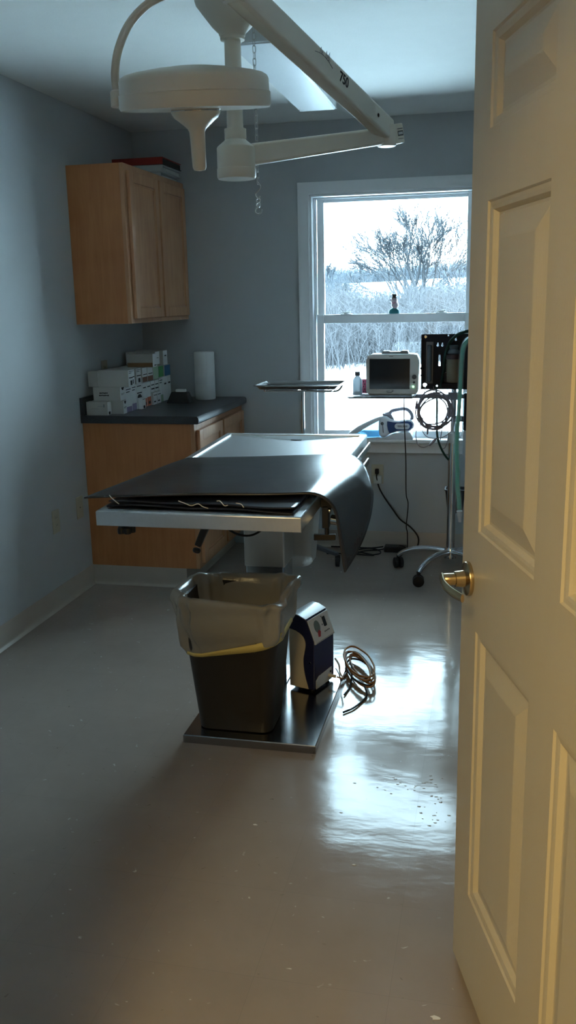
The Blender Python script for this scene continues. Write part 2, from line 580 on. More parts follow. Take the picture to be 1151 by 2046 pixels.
def thing(name, label, cat, loc=(0, 0, 0), group=None, kind=None, rz=0.0):
    o = bpy.data.objects.new(name, None)
    o.empty_display_size = 0.05
    COL.objects.link(o)
    o.location = loc
    o.rotation_euler = (0, 0, rz)
    ORG[o.name] = V(loc)
    return tag(o, label, cat, group, kind)


def tag(o, label=None, cat=None, group=None, kind=None):
    if label:
        o['label'] = label
    if cat:
        o['category'] = cat
    if group:
        o['group'] = group
    if kind:
        o['kind'] = kind
    return o


def struct(o, label, cat):
    return tag(o, label, cat, None, 'structure')


def bez(pts, n=8, closed=False):
    """Catmull-Rom through pts"""
    pts = [V(p) for p in pts]
    k = len(pts)
    out = []
    rng = range(k) if closed else range(k - 1)
    for i in rng:
        p1, p2 = pts[i], pts[(i + 1) % k]
        p0 = pts[(i - 1) % k] if (closed or i > 0) else p1 * 2 - p2
        p3 = pts[(i + 2) % k] if (closed or i + 2 < k) else p2 * 2 - p1
        for j in range(n):
            t = j / n
            out.append(0.5 * ((2 * p1) + (p2 - p0) * t + (2 * p0 - 5 * p1 + 4 * p2 - p3) * t * t + (3 * p1 - p0 - 3 * p2 + p3) * t ** 3))
    if not closed:
        out.append(pts[-1])
    return out


def rrect(hx, hy, r, n=6):
    out = []
    for cx, cy, a0 in ((hx - r, hy - r, 0), (-hx + r, hy - r, PI / 2), (-hx + r, -hy + r, PI), (hx - r, -hy + r, 3 * PI / 2)):
        for i in range(n + 1):
            a = a0 + PI / 2 * i / n
            out.append((cx + r * math.cos(a), cy + r * math.sin(a)))
    return out


def text_mesh(name, txt, size, T, m, parent, ext=0.0004):
    cu = bpy.data.curves.new(name + '_curve', 'FONT')
    cu.body = txt
    cu.size = size
    cu.extrude = ext
    cu.align_x = 'CENTER'
    cu.align_y = 'CENTER'
    cu.offset = size * 0.018
    tmp = bpy.data.objects.new(name + '_curve', cu)
    COL.objects.link(tmp)
    dg = bpy.context.evaluated_depsgraph_get()
    me = bpy.data.meshes.new_from_object(tmp.evaluated_get(dg))
    bpy.data.objects.remove(tmp)
    bpy.data.curves.remove(cu)
    me.name = name
    me.materials.clear()
    me.materials.append(M[m])
    org = ORG[parent.name]
    me.transform(Matrix.Translation(-org) @ T)
    o = bpy.data.objects.new(name, me)
    COL.objects.link(o)
    o.parent = parent
    ORG[o.name] = org
    return o


def frame_T(o, x, y):
    """matrix whose local x, y axes are the given world directions"""
    x = V(x).normalized()
    y = V(y)
    y = (y - x * y.dot(x)).normalized()
    z = x.cross(y)
    return Matrix(((x.x, y.x, z.x, o[0]), (x.y, y.y, z.y, o[1]), (x.z, y.z, z.z, o[2]), (0, 0, 0, 1)))


# ------------------------------------------------------------------ the room
XL, XR, YB, YF, CH = -2.076, 1.25, 5.262, 0.92, 2.44
YR = -2.6
HOLE = (-1.03, -0.09, 0.655, 2.052)   # window opening x0 x1 z0 z1

struct(MB().box(XL - .14, XR + .14, YR - .14, YB, -0.06, 0).build('floor', 'floor'), 'waxed beige vinyl tile floor with reflections of the window', 'floor')
struct(MB().box(XL - .14, XR + .14, YR - .14, YB + .14, CH, CH + .06).build('ceiling', 'ceil'), 'plain white painted ceiling', 'ceiling')
struct(MB().box(XL - .14, XL, YR - .14, YB + .14, -.06, CH).build('wall_left', 'wall'), 'pale blue-grey painted wall behind the wooden cabinets', 'wall')
struct(MB().box(XR, XR + .14, YR - .14, YB + .14, -.06, CH).build('wall_right', 'wall'), 'painted wall behind the open door', 'wall')
b = MB()
b.box(XL, HOLE[0], YB, YB + .14, -.06, CH).box(HOLE[1], XR, YB, YB + .14, -.06, CH)
b.box(HOLE[0], HOLE[1], YB, YB + .14, -.06, HOLE[2]).box(HOLE[0], HOLE[1], YB, YB + .14, HOLE[3], CH)
struct(b.build('wall_back', 'wall'), 'blue-grey painted wall around the bright window', 'wall')
b = MB()
DX0, DX1, DZ = -0.705, 0.262, 2.055
b.box(XL, DX0, YF - .12, YF, 0, CH).box(DX1, XR, YF - .12, YF, 0, CH).box(DX0, DX1, YF - .12, YF, DZ, CH)
struct(b.build('wall_front', 'wall'), 'wall around the doorway the photograph is taken from', 'wall')
struct(MB().box(XL, XR, YR - .14, YR, 0, CH).build('wall_rear', 'hall'), 'corridor wall behind the doorway', 'wall')


def cove(name, p0, p1, inward, label, h=0.107):
    """vinyl cove base: thin strip with a curled toe"""
    p0, p1, inward = V(p0), V(p1), V(inward)
    prof = [(0, 0), (0.017, 0), (0.016, 0.003), (0.010, 0.008), (0.006, 0.016), (0.0045, 0.03), (0.0045, h - .003), (0.003, h), (0, h)]
    loops = [[p + inward * a + V((0, 0, z)) for a, z in prof] for p in (p0, p1)]
    o = MB().loft(loops).build(name, 'vinyl_base')
    return struct(o, label, 'baseboard')


cove('baseboard_left', (XL, YF, 0), (XL, 4.345, 0), (1, 0, 0), 'almond vinyl baseboard along the side wall up to the cabinet')
cove('baseboard_back', (-1.46, YB, 0), (XR, YB, 0), (0, -1, 0), 'almond vinyl baseboard below the window')

# ------------------------------------------------------------------ window
win = thing('window_1', 'white double-hung window looking out on snow and bare trees', 'window', ((HOLE[0] + HOLE[1]) / 2, YB, HOLE[2]), kind='structure')
x0, x1, z0, z1 = HOLE
b = MB()
cw = 0.066


# casing as a swept moulded profile (left jamb up, head, right jamb down)
prof = [(0.0, 0.0), (0.0, 0.010), (0.006, 0.014), (0.018, 0.012), (0.040, 0.017), (0.056, 0.019), (0.066, 0.016), (0.066, 0.0)]
path = [V((x0, YB, 0.66)), V((x0, YB, z1)), V((x1, YB, z1)), V((x1, YB, 0.66))]
outs = [V((-1, 0, 0)), V((-1, 0, 1)), V((1, 0, 1)), V((1, 0, 0))]
b = MB().loft([[p + o * a + V((0, -d, 0)) for a, d in prof] for p, o in zip(path, outs)])
b.build('casing', 'trim', win, smooth=25)
b = MB()
b.box(x0, x0 + .012, YB - .004, YB + .14, z0, z1).box(x1 - .012, x1, YB - .004, YB + .14, z0, z1).box(x0, x1, YB - .004, YB + .14, z1 - .012, z1)
# stops / tracks on the jamb
for yy, w in ((YB + .055, .010), (YB + .10, .012)):
    b.box(x0 + .012, x0 + .020, yy, yy + w, z0, z1 - .012).box(x1 - .020, x1 - .012, yy, yy + w, z0, z1 - .012)
    b.box(x0 + .012, x1 - .012, yy, yy + w, z1 - .020, z1 - .012)
b.build('jamb', 'sash', win, bevel=.002)
b = MB().box(x0 - .075, x1 + .075, YB - .062, YB + .005, .654, .676).box(x0, x1, YB, YB + .14, .645, .672)
b.build('stool', 'trim', win, bevel=.006, seg=3)
b = MB().box(x0 - .066, x1 + .066, YB - .018, YB, .588, .655).box(x0 - .066, x1 + .066, YB - .024, YB, .640, .655)
b.build('apron', 'trim', win, bevel=.003)


def sash(name, ya, yb, za, zb, st, top, bot):
    xa, xb = x0 + .022, x1 - .022
    m = MB()
    m.box(xa, xa + st, ya, yb, za, zb).box(xb - st, xb, ya, yb, za, zb)
    m.box(xa + st, xb - st, ya, yb, zb - top, zb).box(xa + st, xb - st, ya, yb, za, za + bot)
    o = m.build(name, 'sash', win, bevel=.004, seg=2)
    g = MB().box(xa + st - .004, xb - st + .004, (ya + yb) / 2 - .002, (ya + yb) / 2 + .002, za + bot - .004, zb - top + .004)
    g.build('pane', 'glass', o)
    return o


sash('upper_sash', YB + .102, YB + .134, 1.345, z1 - .014, .040, .022, .040)
lo = sash('lower_sash', YB + .062, YB + .097, .672, 1.388, .042, .050, .036)
for lx in (-.835, -.285):
    k = MB()
    k.lathe([(.016, 0), (.016, .006), (.010, .010)], (lx, YB + .08, 1.388), n=16)
    k.bar((lx - .028, YB + .078, 1.397), (lx + .022, YB + .08, 1.401), .010, .006)
    k.box(lx - .032, lx + .032, YB + .066, YB + .094, 1.388, 1.392)
    k.build('sash_lock', 'sash', lo, bevel=.0015)

# snowman figurine on the meeting rail
sx, sy, sz = -.556, YB + .0795, 1.3885
t = thing('snowman_figurine', 'small snowman figurine with black hat and teal base on the window sash rail', 'figurine', (sx, sy, sz))
MB().lathe([(.0265, 0), (.027, .008), (.022, .020), (.010, .027), (.002, .028)], (sx, sy, sz), n=24, sy=.55).build('base', 'snowman_teal', t)
b = MB()
for r, zc in ((.0175, .041), (.0165, .064)):
    b.lathe([(r * math.sin(PI * i / 10), -r * math.cos(PI * i / 10)) for i in range(11)], (sx + (.004 if r > .017 else 0), sy, sz + zc), n=20)
b.build('body', 'snowman_white', t)
MB().lathe([(.018, 0), (.018, .003), (.011, .004), (.0115, .019), (.0, .02)], (sx, sy, sz + .077), n=20).build('hat', 'black_plastic', t)
MB().tube([(sx - .014, sy, sz + .048), (sx - .024, sy, sz + .050)], .002, 6).build('arm', 'cap_grey', t)
MB().tube([(sx - .014, sy - .002, sz + .066), (sx - .024, sy - .003, sz + .067)], [.003, .001], 6).build('nose', 'cap_grey', t)
MB().lathe([(.0125, -.003), (.0145, 0), (.0125, .003)], (sx + .001, sy, sz + .0525), n=20).build('scarf', 'red_cup', t)

t.scale = (1.15, 1.15, 1.15)

# ------------------------------------------------------------------ open door
DO = V((-.045, 1.83, 0))
DU = V((.297, -.955, 0)).normalized()
DW = .935
door = thing('door_1', 'cream six-panel door standing open with a satin brass lever', 'door', DO, kind='structure', rz=math.atan2(DU.y, DU.x))
xs = [0, .104, .413, .525, .834, DW]
zs = [.010, .232, .832, 1.036, 1.648, 1.768, 1.925, 2.035]
b = MB()
TH = .035


def door_face(m, yf, sgn):
    """moulded face in local coords; sgn=+1: recess goes to +y"""
    for i in range(5):
        for j in range(7):
            xa, xb, za, zb = xs[i], xs[i + 1], zs[j], zs[j + 1]
            if i in (1, 3) and j in (1, 3, 5):
                rings = [(0, 0), (.003, .004), (.010, .0045), (.016, .0060), (.022, .0150), (.027, .0150), (.066, .0035), (.069, .0030)]
                lo_ = [[V((xa + o, yf + sgn * d, za + o)), V((xb - o, yf + sgn * d, za + o)), V((xb - o, yf + sgn * d, zb - o)), V((xa + o, yf + sgn * d, zb - o))] for o, d in rings]
                m.loft(lo_, (False, True))
            else:
                m.add([(xa, yf, za), (xb, yf, za), (xb, yf, zb), (xa, yf, zb)], [(0, 1, 2, 3)])


door_face(b, 0, 1)
door_face(b, TH, -1)
b.add([(0, 0, .01), (0, TH, .01), (0, TH, 2.035), (0, 0, 2.035)], [(0, 1, 2, 3)])
b.add([(DW, 0, .01), (DW, TH, .01), (DW, TH, 2.035), (DW, 0, 2.035)], [(0, 1, 2, 3)])
b.add([(0, 0, .01), (0, TH, .01), (DW, TH, .01), (DW, 0, .01)], [(0, 1, 2, 3)])
b.add([(0, 0, 2.035), (0, TH, 2.035), (DW, TH, 2.035), (DW, 0, 2.035)], [(0, 1, 2, 3)])
leaf = b.build('door_leaf', 'door', door, local=True, smooth=4)
hx, hz = .052, .926
for sg, y0_ in ((-1, 0), (1, TH)):
    k = MB()
    k.lathe([(.035, 0), (.0355, .004), (.034, .008), (.024, .0105), (.0175, .012), (.016, .030), (.0125, .031), (.0125, .052), (.011, .054)], (hx, y0_, hz), (0, sg, 0), n=40)
    # lever: flat curved bar running back along the door
    pts = bez([(hx - .006, y0_ + sg * .055, hz + .002), (hx + .03, y0_ + sg * .060, hz), (hx + .07, y0_ + sg * .056, hz - .002), (hx + .108, y0_ + sg * .044, hz - .004)], 6)
    loops = []
    for i, p in enumerate(pts):
        f = i / (len(pts) - 1)
        hh, ww = .0115 - .003 * f, .0055 - .002 * f
        loops.append([p + V((0, ww * math.cos(a), hh * math.sin(a))) for a in [2 * PI * q / 14 for q in range(14)]])
    k.loft(loops)
    k.build('door_handle', 'brass', door, local=True, smooth=40)
k = MB()
for hz_ in (.25, 1.05, 1.80):
    k.tube([(DW + .006, -.004, hz_ - .05), (DW + .006, -.004, hz_ + .05)], .006, 12)
    k.box(DW - .001, DW + .002, 0, .03, hz_ - .05, hz_ + .05)
k.build('hinges', 'brass', door, local=True)
# jamb and casing of the doorway
b = MB()
b.box(DX0, DX0 + .018, YF - .125, YF + .004, 0, DZ).box(DX1 - .018, DX1, YF - .125, YF + .004, 0, DZ).box(DX0 + .018, DX1 - .018, YF - .125, YF + .004, DZ - .018, DZ)
for ya, yb in ((YF, YF + .015), (YF - .135, YF - .12)):
    b.box(DX0 - .055, DX0 + .006, ya, yb, 0, DZ + .055).box(DX1 + .02, DX1 + .075, ya, yb, 0, DZ + .055).box(DX0 - .055, DX1 + .075, ya, yb, DZ + .001, DZ + .056)
struct(b.build('trim_1', 'trim', bevel=.003), 'white jamb and casing of the doorway', 'door frame')

# ------------------------------------------------------------------ wall cabinet
def panel_door(m, x, y0, y1, z0, z1, th=.019, fr=.052, rec=.009):
    """recessed-panel door facing +X, back at x"""
    xf = x + th
    m.box(x, xf, y0, y0 + fr, z0, z1).box(x, xf, y1 - fr, y1, z0, z1)
    m.box(x, xf, y0 + fr, y1 - fr, z0, z0 + fr).box(x, xf, y0 + fr, y1 - fr, z1 - fr, z1)
    m.box(x, xf - rec, y0 + fr - .002, y1 - fr + .002, z0 + fr - .002, z1 - fr + .002)
    # inner bead
    bd = .008
    a, c, e, f = y0 + fr, y1 - fr, z0 + fr, z1 - fr
    m.box(xf - rec, xf - rec + .004, a, a + bd, e, f).box(xf - rec, xf - rec + .004, c - bd, c, e, f)
    m.box(xf - rec, xf - rec + .004, a, c, e, e + bd).box(xf - rec, xf - rec + .004, a, c, f - bd, f)


cb = thing('wall_cabinet', 'maple wall cabinet with two recessed-panel doors hung above the counter', 'cabinet', (XL, 4.362, 1.378))
X0, X1 = XL + .001, -1.795
b = MB()
b.box(X0, X1, 4.362, 4.376, 1.378, 2.145).box(X0, X1, 5.245, 5.259, 1.378, 2.145).box(X0, X1, 4.376, 5.245, 1.395, 1.41).box(X0, X1, 4.376, 5.245, 2.12, 2.135).box(X0, X0 + .008, 4.376, 5.245, 1.41, 2.12)
b.build('carcass', 'oak_side', cb)
b = MB()
xa, xb = X1, X1 + .020
b.box(xa, xb, 4.362, 4.402, 1.378, 2.145).box(xa, xb, 5.219, 5.259, 1.378, 2.145).box(xa, xb, 4.402, 5.219, 1.378, 1.42).box(xa, xb, 4.402, 5.219, 2.105, 2.145).box(xa, xb, 4.785, 4.825, 1.42, 2.105)
b.build('face_frame', 'oak', cb, bevel=.0012)
for ya, yb in ((4.392, 4.790), (4.812, 5.222)):
    b = MB()
    panel_door(b, xb + .0015, ya, yb, 1.402, 2.112)
    b.build('cabinet_door', 'oak', cb, bevel=.002)

# binders on top
def binder(name, label, x0, x1, y0, y1, z0, z1, cover, pages=True):
    t = thing(name, label, 'binder', ((x0 + x1) / 2, y0, z0), 'binders on the wall cabinet')
    m = MB()
    tk = .004
    m.box(x0, x1, y0, y1, z0, z0 + tk).box(x0, x1, y0, y1, z1 - tk, z1).box(x0, x1, y0, y0 + tk, z0 + tk, z1 - tk)
    m.build('cover', cover, t, bevel=.0015)
    MB().box(x0 + .008, x1 - .006, y0 + .008, y1 - .01, z0 + tk + .001, z1 - tk - (z1 - z0) * .25).build('pages', 'pages', t)


binder('binder', 'white ring binder lying at the bottom of the stack on the wall cabinet', -2.06, -1.800, 4.965, 5.245, 2.1455, 2.176, 'white_binder')
binder('binder', 'white ring binder lying directly under the red one', -2.065, -1.782, 4.945, 5.245, 2.1765, 2.211, 'white_binder')
t = thing('binder', 'dark red binder lying on top of the white ones', 'binder', (-1.93, 4.94, 2.2115), 'binders on the wall cabinet')
m_ = MB().use('red_binder').box(-2.07, -1.776, 4.935, 4.939, 2.2115, 2.249)
m_.box(-2.07, -1.776, 4.939, 5.245, 2.2455, 2.249).use('black_plastic').box(-2.07, -1.776, 4.939, 5.245, 2.2115, 2.2155)
m_.build('cover', None, t, bevel=.001)
MB().box(-2.06, -1.779, 4.945, 5.235, 2.2165, 2.241).build('pages', 'black_plastic', t)

# ------------------------------------------------------------------ base cabinet and worktop
bc = thing('base_cabinet', 'maple base cabinet with two doors under the dark worktop', 'cabinet', (XL, 4.345, 0))
b = MB()
Xf = -1.485
b.box(XL + .001, Xf, 4.345, 4.359, .105, .874).box(XL + .001, Xf, 5.245, 5.259, .105, .874).box(XL + .001, Xf, 4.359, 5.245, .112, .127).box(XL + .001, XL + .01, 4.359, 5.245, .127, .874)
b.build('carcass', 'oak_side', bc)
b = MB()
xa, xb = Xf, Xf + .02
b.box(xa, xb, 4.345, 4.385, .105, .874).box(xa, xb, 5.219, 5.259, .105, .874).box(xa, xb, 4.385, 5.219, .105, .145).box(xa, xb, 4.385, 5.219, .828, .874).box(xa, xb, 4.78, 4.82, .145, .828)
b.build('face_frame', 'oak', bc, bevel=.0012)
for ya, yb in ((4.375, 4.788), (4.812, 5.230)):
    b = MB()
    panel_door(b, xb + .0015, ya, yb, .132, .838)
    b.build('cabinet_door', 'oak', bc, bevel=.002)
b = MB().box(XL + .005, -1.545, 4.347, 5.258, 0, .105)
b.build('toe_kick', 'dark_gap', bc)
# cove strip wrapped round the foot of the cabinet
prof = [(0, 0), (0.017, 0), (0.016, 0.003), (0.010, 0.008), (0.006, 0.016), (0.0045, 0.03), (0.0045, .101), (0.003, .1045), (0, .1045)]
pth = [(V((XL + .005, 4.347, 0)), V((0, -1, 0))), (V((-1.545, 4.347, 0)), V((1, -1, 0))), (V((-1.545, 5.258, 0)), V((1, 0, 0)))]
MB().loft([[p + o * a + V((0, 0, z)) for a, z in prof] for p, o in pth]).build('vinyl_base', 'vinyl_base', bc)

ct = thing('worktop', 'dark charcoal laminate worktop with low backsplash on the base cabinet', 'worktop', (XL, 4.325, .875))
prof = [(XL + .001, .8755), (-1.440, .8755), (-1.434, .880), (-1.4325, .895), (-1.435, .908), (-1.442, .915), (XL + .001, .915)]
MB().loft([[V((x, y, z)) for x, z in prof] for y in (4.325, 5.2605)]).build('slab', 'laminate', ct, bevel=.002)
prof = [(XL + .001, .9152), (XL + .020, .9152), (XL + .020, 1.000), (XL + .014, 1.006), (XL + .001, 1.006)]
MB().loft([[V((x, y, z)) for x, z in prof] for y in (4.326, 5.2605)]).build('backsplash', 'laminate', ct, bevel=.001)

# ------------------------------------------------------------------ things on the worktop
def xf_at(y):
    return -1.874 + (y - 4.4) * .012


def suture_box(label, xa, xb, ya, yb, za, zb, band=None, bandh=.3, carton='carton', marks=(), hood=False, low=None):
    t = thing('suture_box', label, 'box', ((xa + xb) / 2, (ya + yb) / 2, za), 'cartons stacked on the worktop')
    m = MB().box(xa, xb, ya, yb, za, zb)
    m.build('carton', carton, t, bevel=.0012)
    e = .0008
    mk = MB().use('carton_white').box(xb, xb + e, ya + .001, yb - .001, za + .001, zb - .001).use('mark')
    for (u0, u1, v0, v1) in marks:
        mk.box(xb + 2 * e, xb + 3 * e, ya + (yb - ya) * u0, ya + (yb - ya) * u1, za + (zb - za) * v0, za + (zb - za) * v1)
    mk.build('end_label', None, t)
    if band:
        MB().box(xb + e, xb + 2 * e, ya + .001, yb - .001, za + .001, za + (zb - za) * bandh).build('colour_band', band, t)
    if low:
        MB().box(xa + .001, xb - .001, ya - e, ya, za + .001, za + (zb - za) * .33).build('side_band', low, t)
    return t


TXT = ((.12, .88, .90, .93), (.12, .7, .80, .83))
LOT = ((.12, .88, .90, .93), (.12, .7, .80, .83), (.12, .95, .50, .56), (.4, .8, .08, .36))
TRI = ((.25, .75, .86, .95), (.35, .65, .76, .87), (.15, .85, .50, .52), (.15, .6, .43, .45))
e = 0.0008
b1 = suture_box('small grey-white carton lowest at the front corner of the worktop', -2.050, -1.932, 4.350, 4.398, .9152, .984, marks=((.2, .6, .05, .25),), band='carton_white', bandh=.99)
MB().box(-2.02, -1.985, 4.3492, 4.35, .9475, .9487).box(-1.985, -1.952, 4.3492, 4.35, .961, .9622).box(-1.953, -1.949, 4.3492, 4.35, .956, .972).build('printed_marks', 'teal_grey', b1)
b2 = suture_box('grey carton with black triangle mark standing on the worktop beside the small front one', -2.040, xf_at(4.40) + .008, 4.402, 4.448, .9152, .985, marks=TRI)
b3 = suture_box('grey carton with two lines of black print, second from the bottom', -2.022, xf_at(4.40) + .002, 4.385, 4.448, .9855, 1.057, marks=TRI)
mk = MB()
rx = -1.986
for k_, (wd, zz, st) in enumerate(((.0085, 1.026, 6), (.0085, 1.014, 7))):
    for q in range(st):
        mk.box(rx - .003 * k_ + q * .0078, rx - .003 * k_ + q * .0078 + .0064, 4.3842, 4.385, zz - .0035 + .0008 * (q % 3), zz + .0035 - .0006 * (q % 2))
mk.build('printed_text', 'mark', b3)
suture_box('long grey carton with white end on top of the printed one', -1.990, xf_at(4.40) + .050, 4.390, 4.448, 1.0575, 1.143, marks=LOT, low=None)
suture_box('pale carton at the back of the upper row next to the wall', -2.050, -1.995, 4.395, 4.449, 1.0575, 1.137)
# lower row, upright dispensers
suture_box('upright white carton with lilac foot, first of the lower row', -2.045, xf_at(4.49), 4.452, 4.535, .9152, 1.046, band='c_purple', bandh=.22, marks=TXT, carton='carton_white')
suture_box('upright white carton with lilac foot, second of the lower row', -2.045, xf_at(4.57), 4.538, 4.598, .9152, 1.050, band='c_purple', bandh=.28, marks=TXT, carton='carton_white')
suture_box('upright white carton with dark arch picture on its end', -2.045, xf_at(4.65), 4.602, 4.686, .9152, 1.050, marks=((.12, .8, .9, .93), (.1, .9, .62, .66), (.15, .85, .45, .52), (.25, .7, .52, .58)), carton='carton_white')
suture_box('tiny white carton standing in front of the arch picture one', -1.8665, -1.846, 4.612, 4.668, .9152, .975, marks=((.2, .8, .86, .9), (.3, .75, .05, .3)), carton='carton_white')
suture_box('white carton with orange foot, nearer of the two', -2.045, xf_at(4.72), 4.690, 4.748, .9152, 1.046, band='c_orange', bandh=.36, marks=((.15, .85, .80, .84), (.3, .8, .08, .2)), carton='carton_white')
suture_box('white carton with orange foot, farther of the two', -2.045, xf_at(4.78), 4.752, 4.810, .9152, 1.047, band='c_orange', bandh=.38, marks=((.15, .85, .80, .84), (.3, .8, .08, .2)), carton='carton_white')
for i in range(2):
    ya = 4.815 + i * .062
    nm = ('beside the orange ones', 'behind the black dispenser')[i]
    suture_box('low grey carton on the worktop ' + nm, -2.045, xf_at(ya) + .012, ya, ya + .058, .9152, .984, marks=((.1, .9, .75, .8), (.1, .6, .2, .3)))
    suture_box('grey carton stacked on the low one ' + nm, -2.045, xf_at(ya), ya, ya + .058, .9845, 1.049, marks=((.1, .9, .60, .68), (.1, .9, .25, .36)), band='carton_white', bandh=.9)
suture_box('white carton in the lower row under the green one', -2.045, xf_at(4.96), 4.942, 5.002, .9152, 1.052, marks=TXT, band='c_pale_green', bandh=.3)
suture_box('white carton in the lower row under the blue one', -2.045, xf_at(5.03), 5.006, 5.068, .9152, 1.056, marks=((.3, .8, .68, .74),), carton='carton_white')
suture_box('white carton in the lower row beside the back wall', -2.045, xf_at(5.10), 5.072, 5.135, .9152, 1.058, marks=((.3, .8, .68, .74),), carton='carton_white')
# upper row
suture_box('white-ended carton in the upper row, second from the front', -2.045, xf_at(4.54), 4.500, 4.592, 1.0515, 1.133, marks=LOT)
suture_box('white-ended carton in the upper row, third from the front', -2.045, xf_at(4.63), 4.612, 4.682, 1.0515, 1.133, marks=LOT)
suture_box('white carton with brown foot in the upper row, nearer one', -2.045, xf_at(4.74), 4.700, 4.772, 1.0515, 1.131, band='c_brown', bandh=.36, marks=((.15, .9, .5, .55),))
suture_box('white carton with brown foot in the upper row, farther one', -2.045, xf_at(4.82), 4.776, 4.856, 1.0515, 1.131, band='c_brown', bandh=.36, marks=((.15, .9, .5, .55),))
suture_box('pale green ended carton in the upper row', -2.045, xf_at(4.90), 4.862, 4.935, 1.053, 1.133, band='c_pale_green', bandh=.97)
suture_box('bright green carton in the upper row', -2.045, xf_at(4.97), 4.940, 5.022, 1.0585, 1.122, band='c_green', bandh=.98)
suture_box('bright blue carton in the upper row', -2.045, xf_at(5.06) + .004, 5.028, 5.125, 1.0585, 1.122, band='c_blue', bandh=.98)
# top
suture_box('long tan-striped grey carton on the very top', -1.975, xf_at(4.75) + .045, 4.752, 4.815, 1.1315, 1.204, low='c_tan', marks=((.3, .8, .1, .16),))
suture_box('tall white carton on top behind the tan-striped one', -2.045, xf_at(4.93), 4.905, 4.975, 1.134, 1.206, marks=((.3, .7, .5, .53),))
suture_box('tall white carton on top nearest the back wall', -2.045, xf_at(5.05), 5.030, 5.100, 1.123, 1.206, marks=((.3, .7, .6, .68),))

# black wedge dispenser
t = thing('wedge_dispenser', 'black wedge-shaped dispenser with a white tab, on the worktop before the cartons', 'dispenser', (-1.74, 4.93, .9152))
poly = [(-.070, 0), (.070, 0), (.050, .062), (-.046, .062)]
MB().loft([[V((-1.74 + u, 4.895 + v * .35, .9155 + v)) for u, v in poly], [V((-1.74 + u, 4.975 - v * .25, .9155 + v)) for u, v in poly]]).build('body', 'black_plastic', t, bevel=.004)
MB().box(-1.762, -1.706, 4.925, 4.955, .9765, .992).build('paper_tab', 'paper', t, bevel=.002)

# paper towel roll
t = thing('paper_towel_roll', 'white paper towel roll standing on the worktop by the back wall', 'paper towel', (-1.648, 5.13, .9152))
b = MB()
prof = [(.021, .004), (.057, 0), (.0595, .004), (.0595, .272), (.057, .276), (.021, .273), (.019, .26), (.019, .01)]
b.lathe(prof, (-1.648, 5.13, .9155), n=48)
b.build('roll', 'paper', t)
b = MB()
pts = []
for i in range(20):
    a = -PI * .62 + i / 19 * PI * .42
    pts.append(a)
b.grid(lambda u, v: V((-1.648 + (.0602 + .006 * max(0, u - .75) * 4 * .6) * math.cos(-PI * .95 + u * PI * .62), 5.13 + (.0602 + .006 * max(0, u - .75) * 4) * math.sin(-PI * .95 + u * PI * .62), 1.0 * .924 + .264 * v - .006 * math.sin(u * 9) * (1 - v) * .6)), 24, 6)
b.build('loose_sheet', 'paper', t, solid=.0008)

# ------------------------------------------------------------------ outlets
def outlet(name, label, pos, nrm, kind='duplex'):
    nrm = V(nrm)
    sd = V((0, 0, 1)).cross(nrm)
    T = frame_T(V(pos), sd, V((0, 0, 1)))
    t = thing(name, label, 'outlet', pos)
    MB().prism(rrect(.036, .058, .004, 3), lambda u, v, d: T @ V((u, v, d)), 0.0003, .005).build('cover_plate', 'outlet', t, bevel=.0015)
    if kind == 'duplex':
        for s in (-1, 1):
            MB().prism([(u * (1 if abs(u) < .012 else .95), v + s * .0195) for u, v in rrect(.0165, .0135, .010, 5)], lambda u, v, d: T @ V((u, v, d)), .005, .0066).build('socket', 'outlet', t)
            k = MB()
            for q in (-.006, .006):
                k.prism([(q - .001, s * .0195 - .003), (q + .001, s * .0195 - .003), (q + .001, s * .0195 + .005), (q - .001, s * .0195 + .005)], lambda u, v, d: T @ V((u, v, d)), .0066, .0069)
            k.build('slot', 'black_plastic', t)
    else:
        MB().prism([(u, v) for u, v in rrect(.0035, .0035, .002, 3)], lambda u, v, d: T @ V((u, v, d)), .005, .0058).build('jack', 'black_plastic', t)
    return t


outlet('wall_outlet', 'ivory duplex outlet low on the side wall, nearer the doorway', (XL, 3.965, .438), (1, 0, 0))
outlet('jack_outlet', 'ivory wall plate with a small dark jack beside the base cabinet', (XL, 4.235, .447), (1, 0, 0), 'jack')
outlet('wall_outlet', 'ivory outlet on the wall above the worktop cartons', (XL, 4.665, 1.118), (1, 0, 0))
outlet('wall_outlet', 'ivory outlet below the window with a black plug in it', (-.640, YB, .458), (0, -1, 0))
t = thing('plug_adapter', 'white plug-in adapter under the black plug below the window', 'adapter', (-.637, YB - .03, .41))
MB().box(-.662, -.613, YB - .032, YB - .0072, .404, .452).build('body', 'plug_white', t, bevel=.004)

# ------------------------------------------------------------------ ceiling light (off)
cl = thing('ceiling_light', 'switched-off rectangular fluorescent ceiling light with prismatic lens', 'ceiling light', (-.845, 3.95, CH - .002))
b = MB()
b.box(-.94, -.757, 3.345, 3.36, 2.362, CH - .001).box(-.94, -.757, 4.565, 4.58, 2.362, CH - .001).box(-.935, -.762, 3.36, 4.565, 2.41, CH - .001)
b.build('housing', 'fixture', cl, bevel=.002)
prof = [(-.938, 2.409), (-.938, 2.366), (-.930, 2.358), (-.767, 2.358), (-.759, 2.366), (-.759, 2.409)]
MB().loft([[V((x, y, z)) for x, z in prof] for y in (3.361, 4.564)]).build('lens', 'lens', cl)

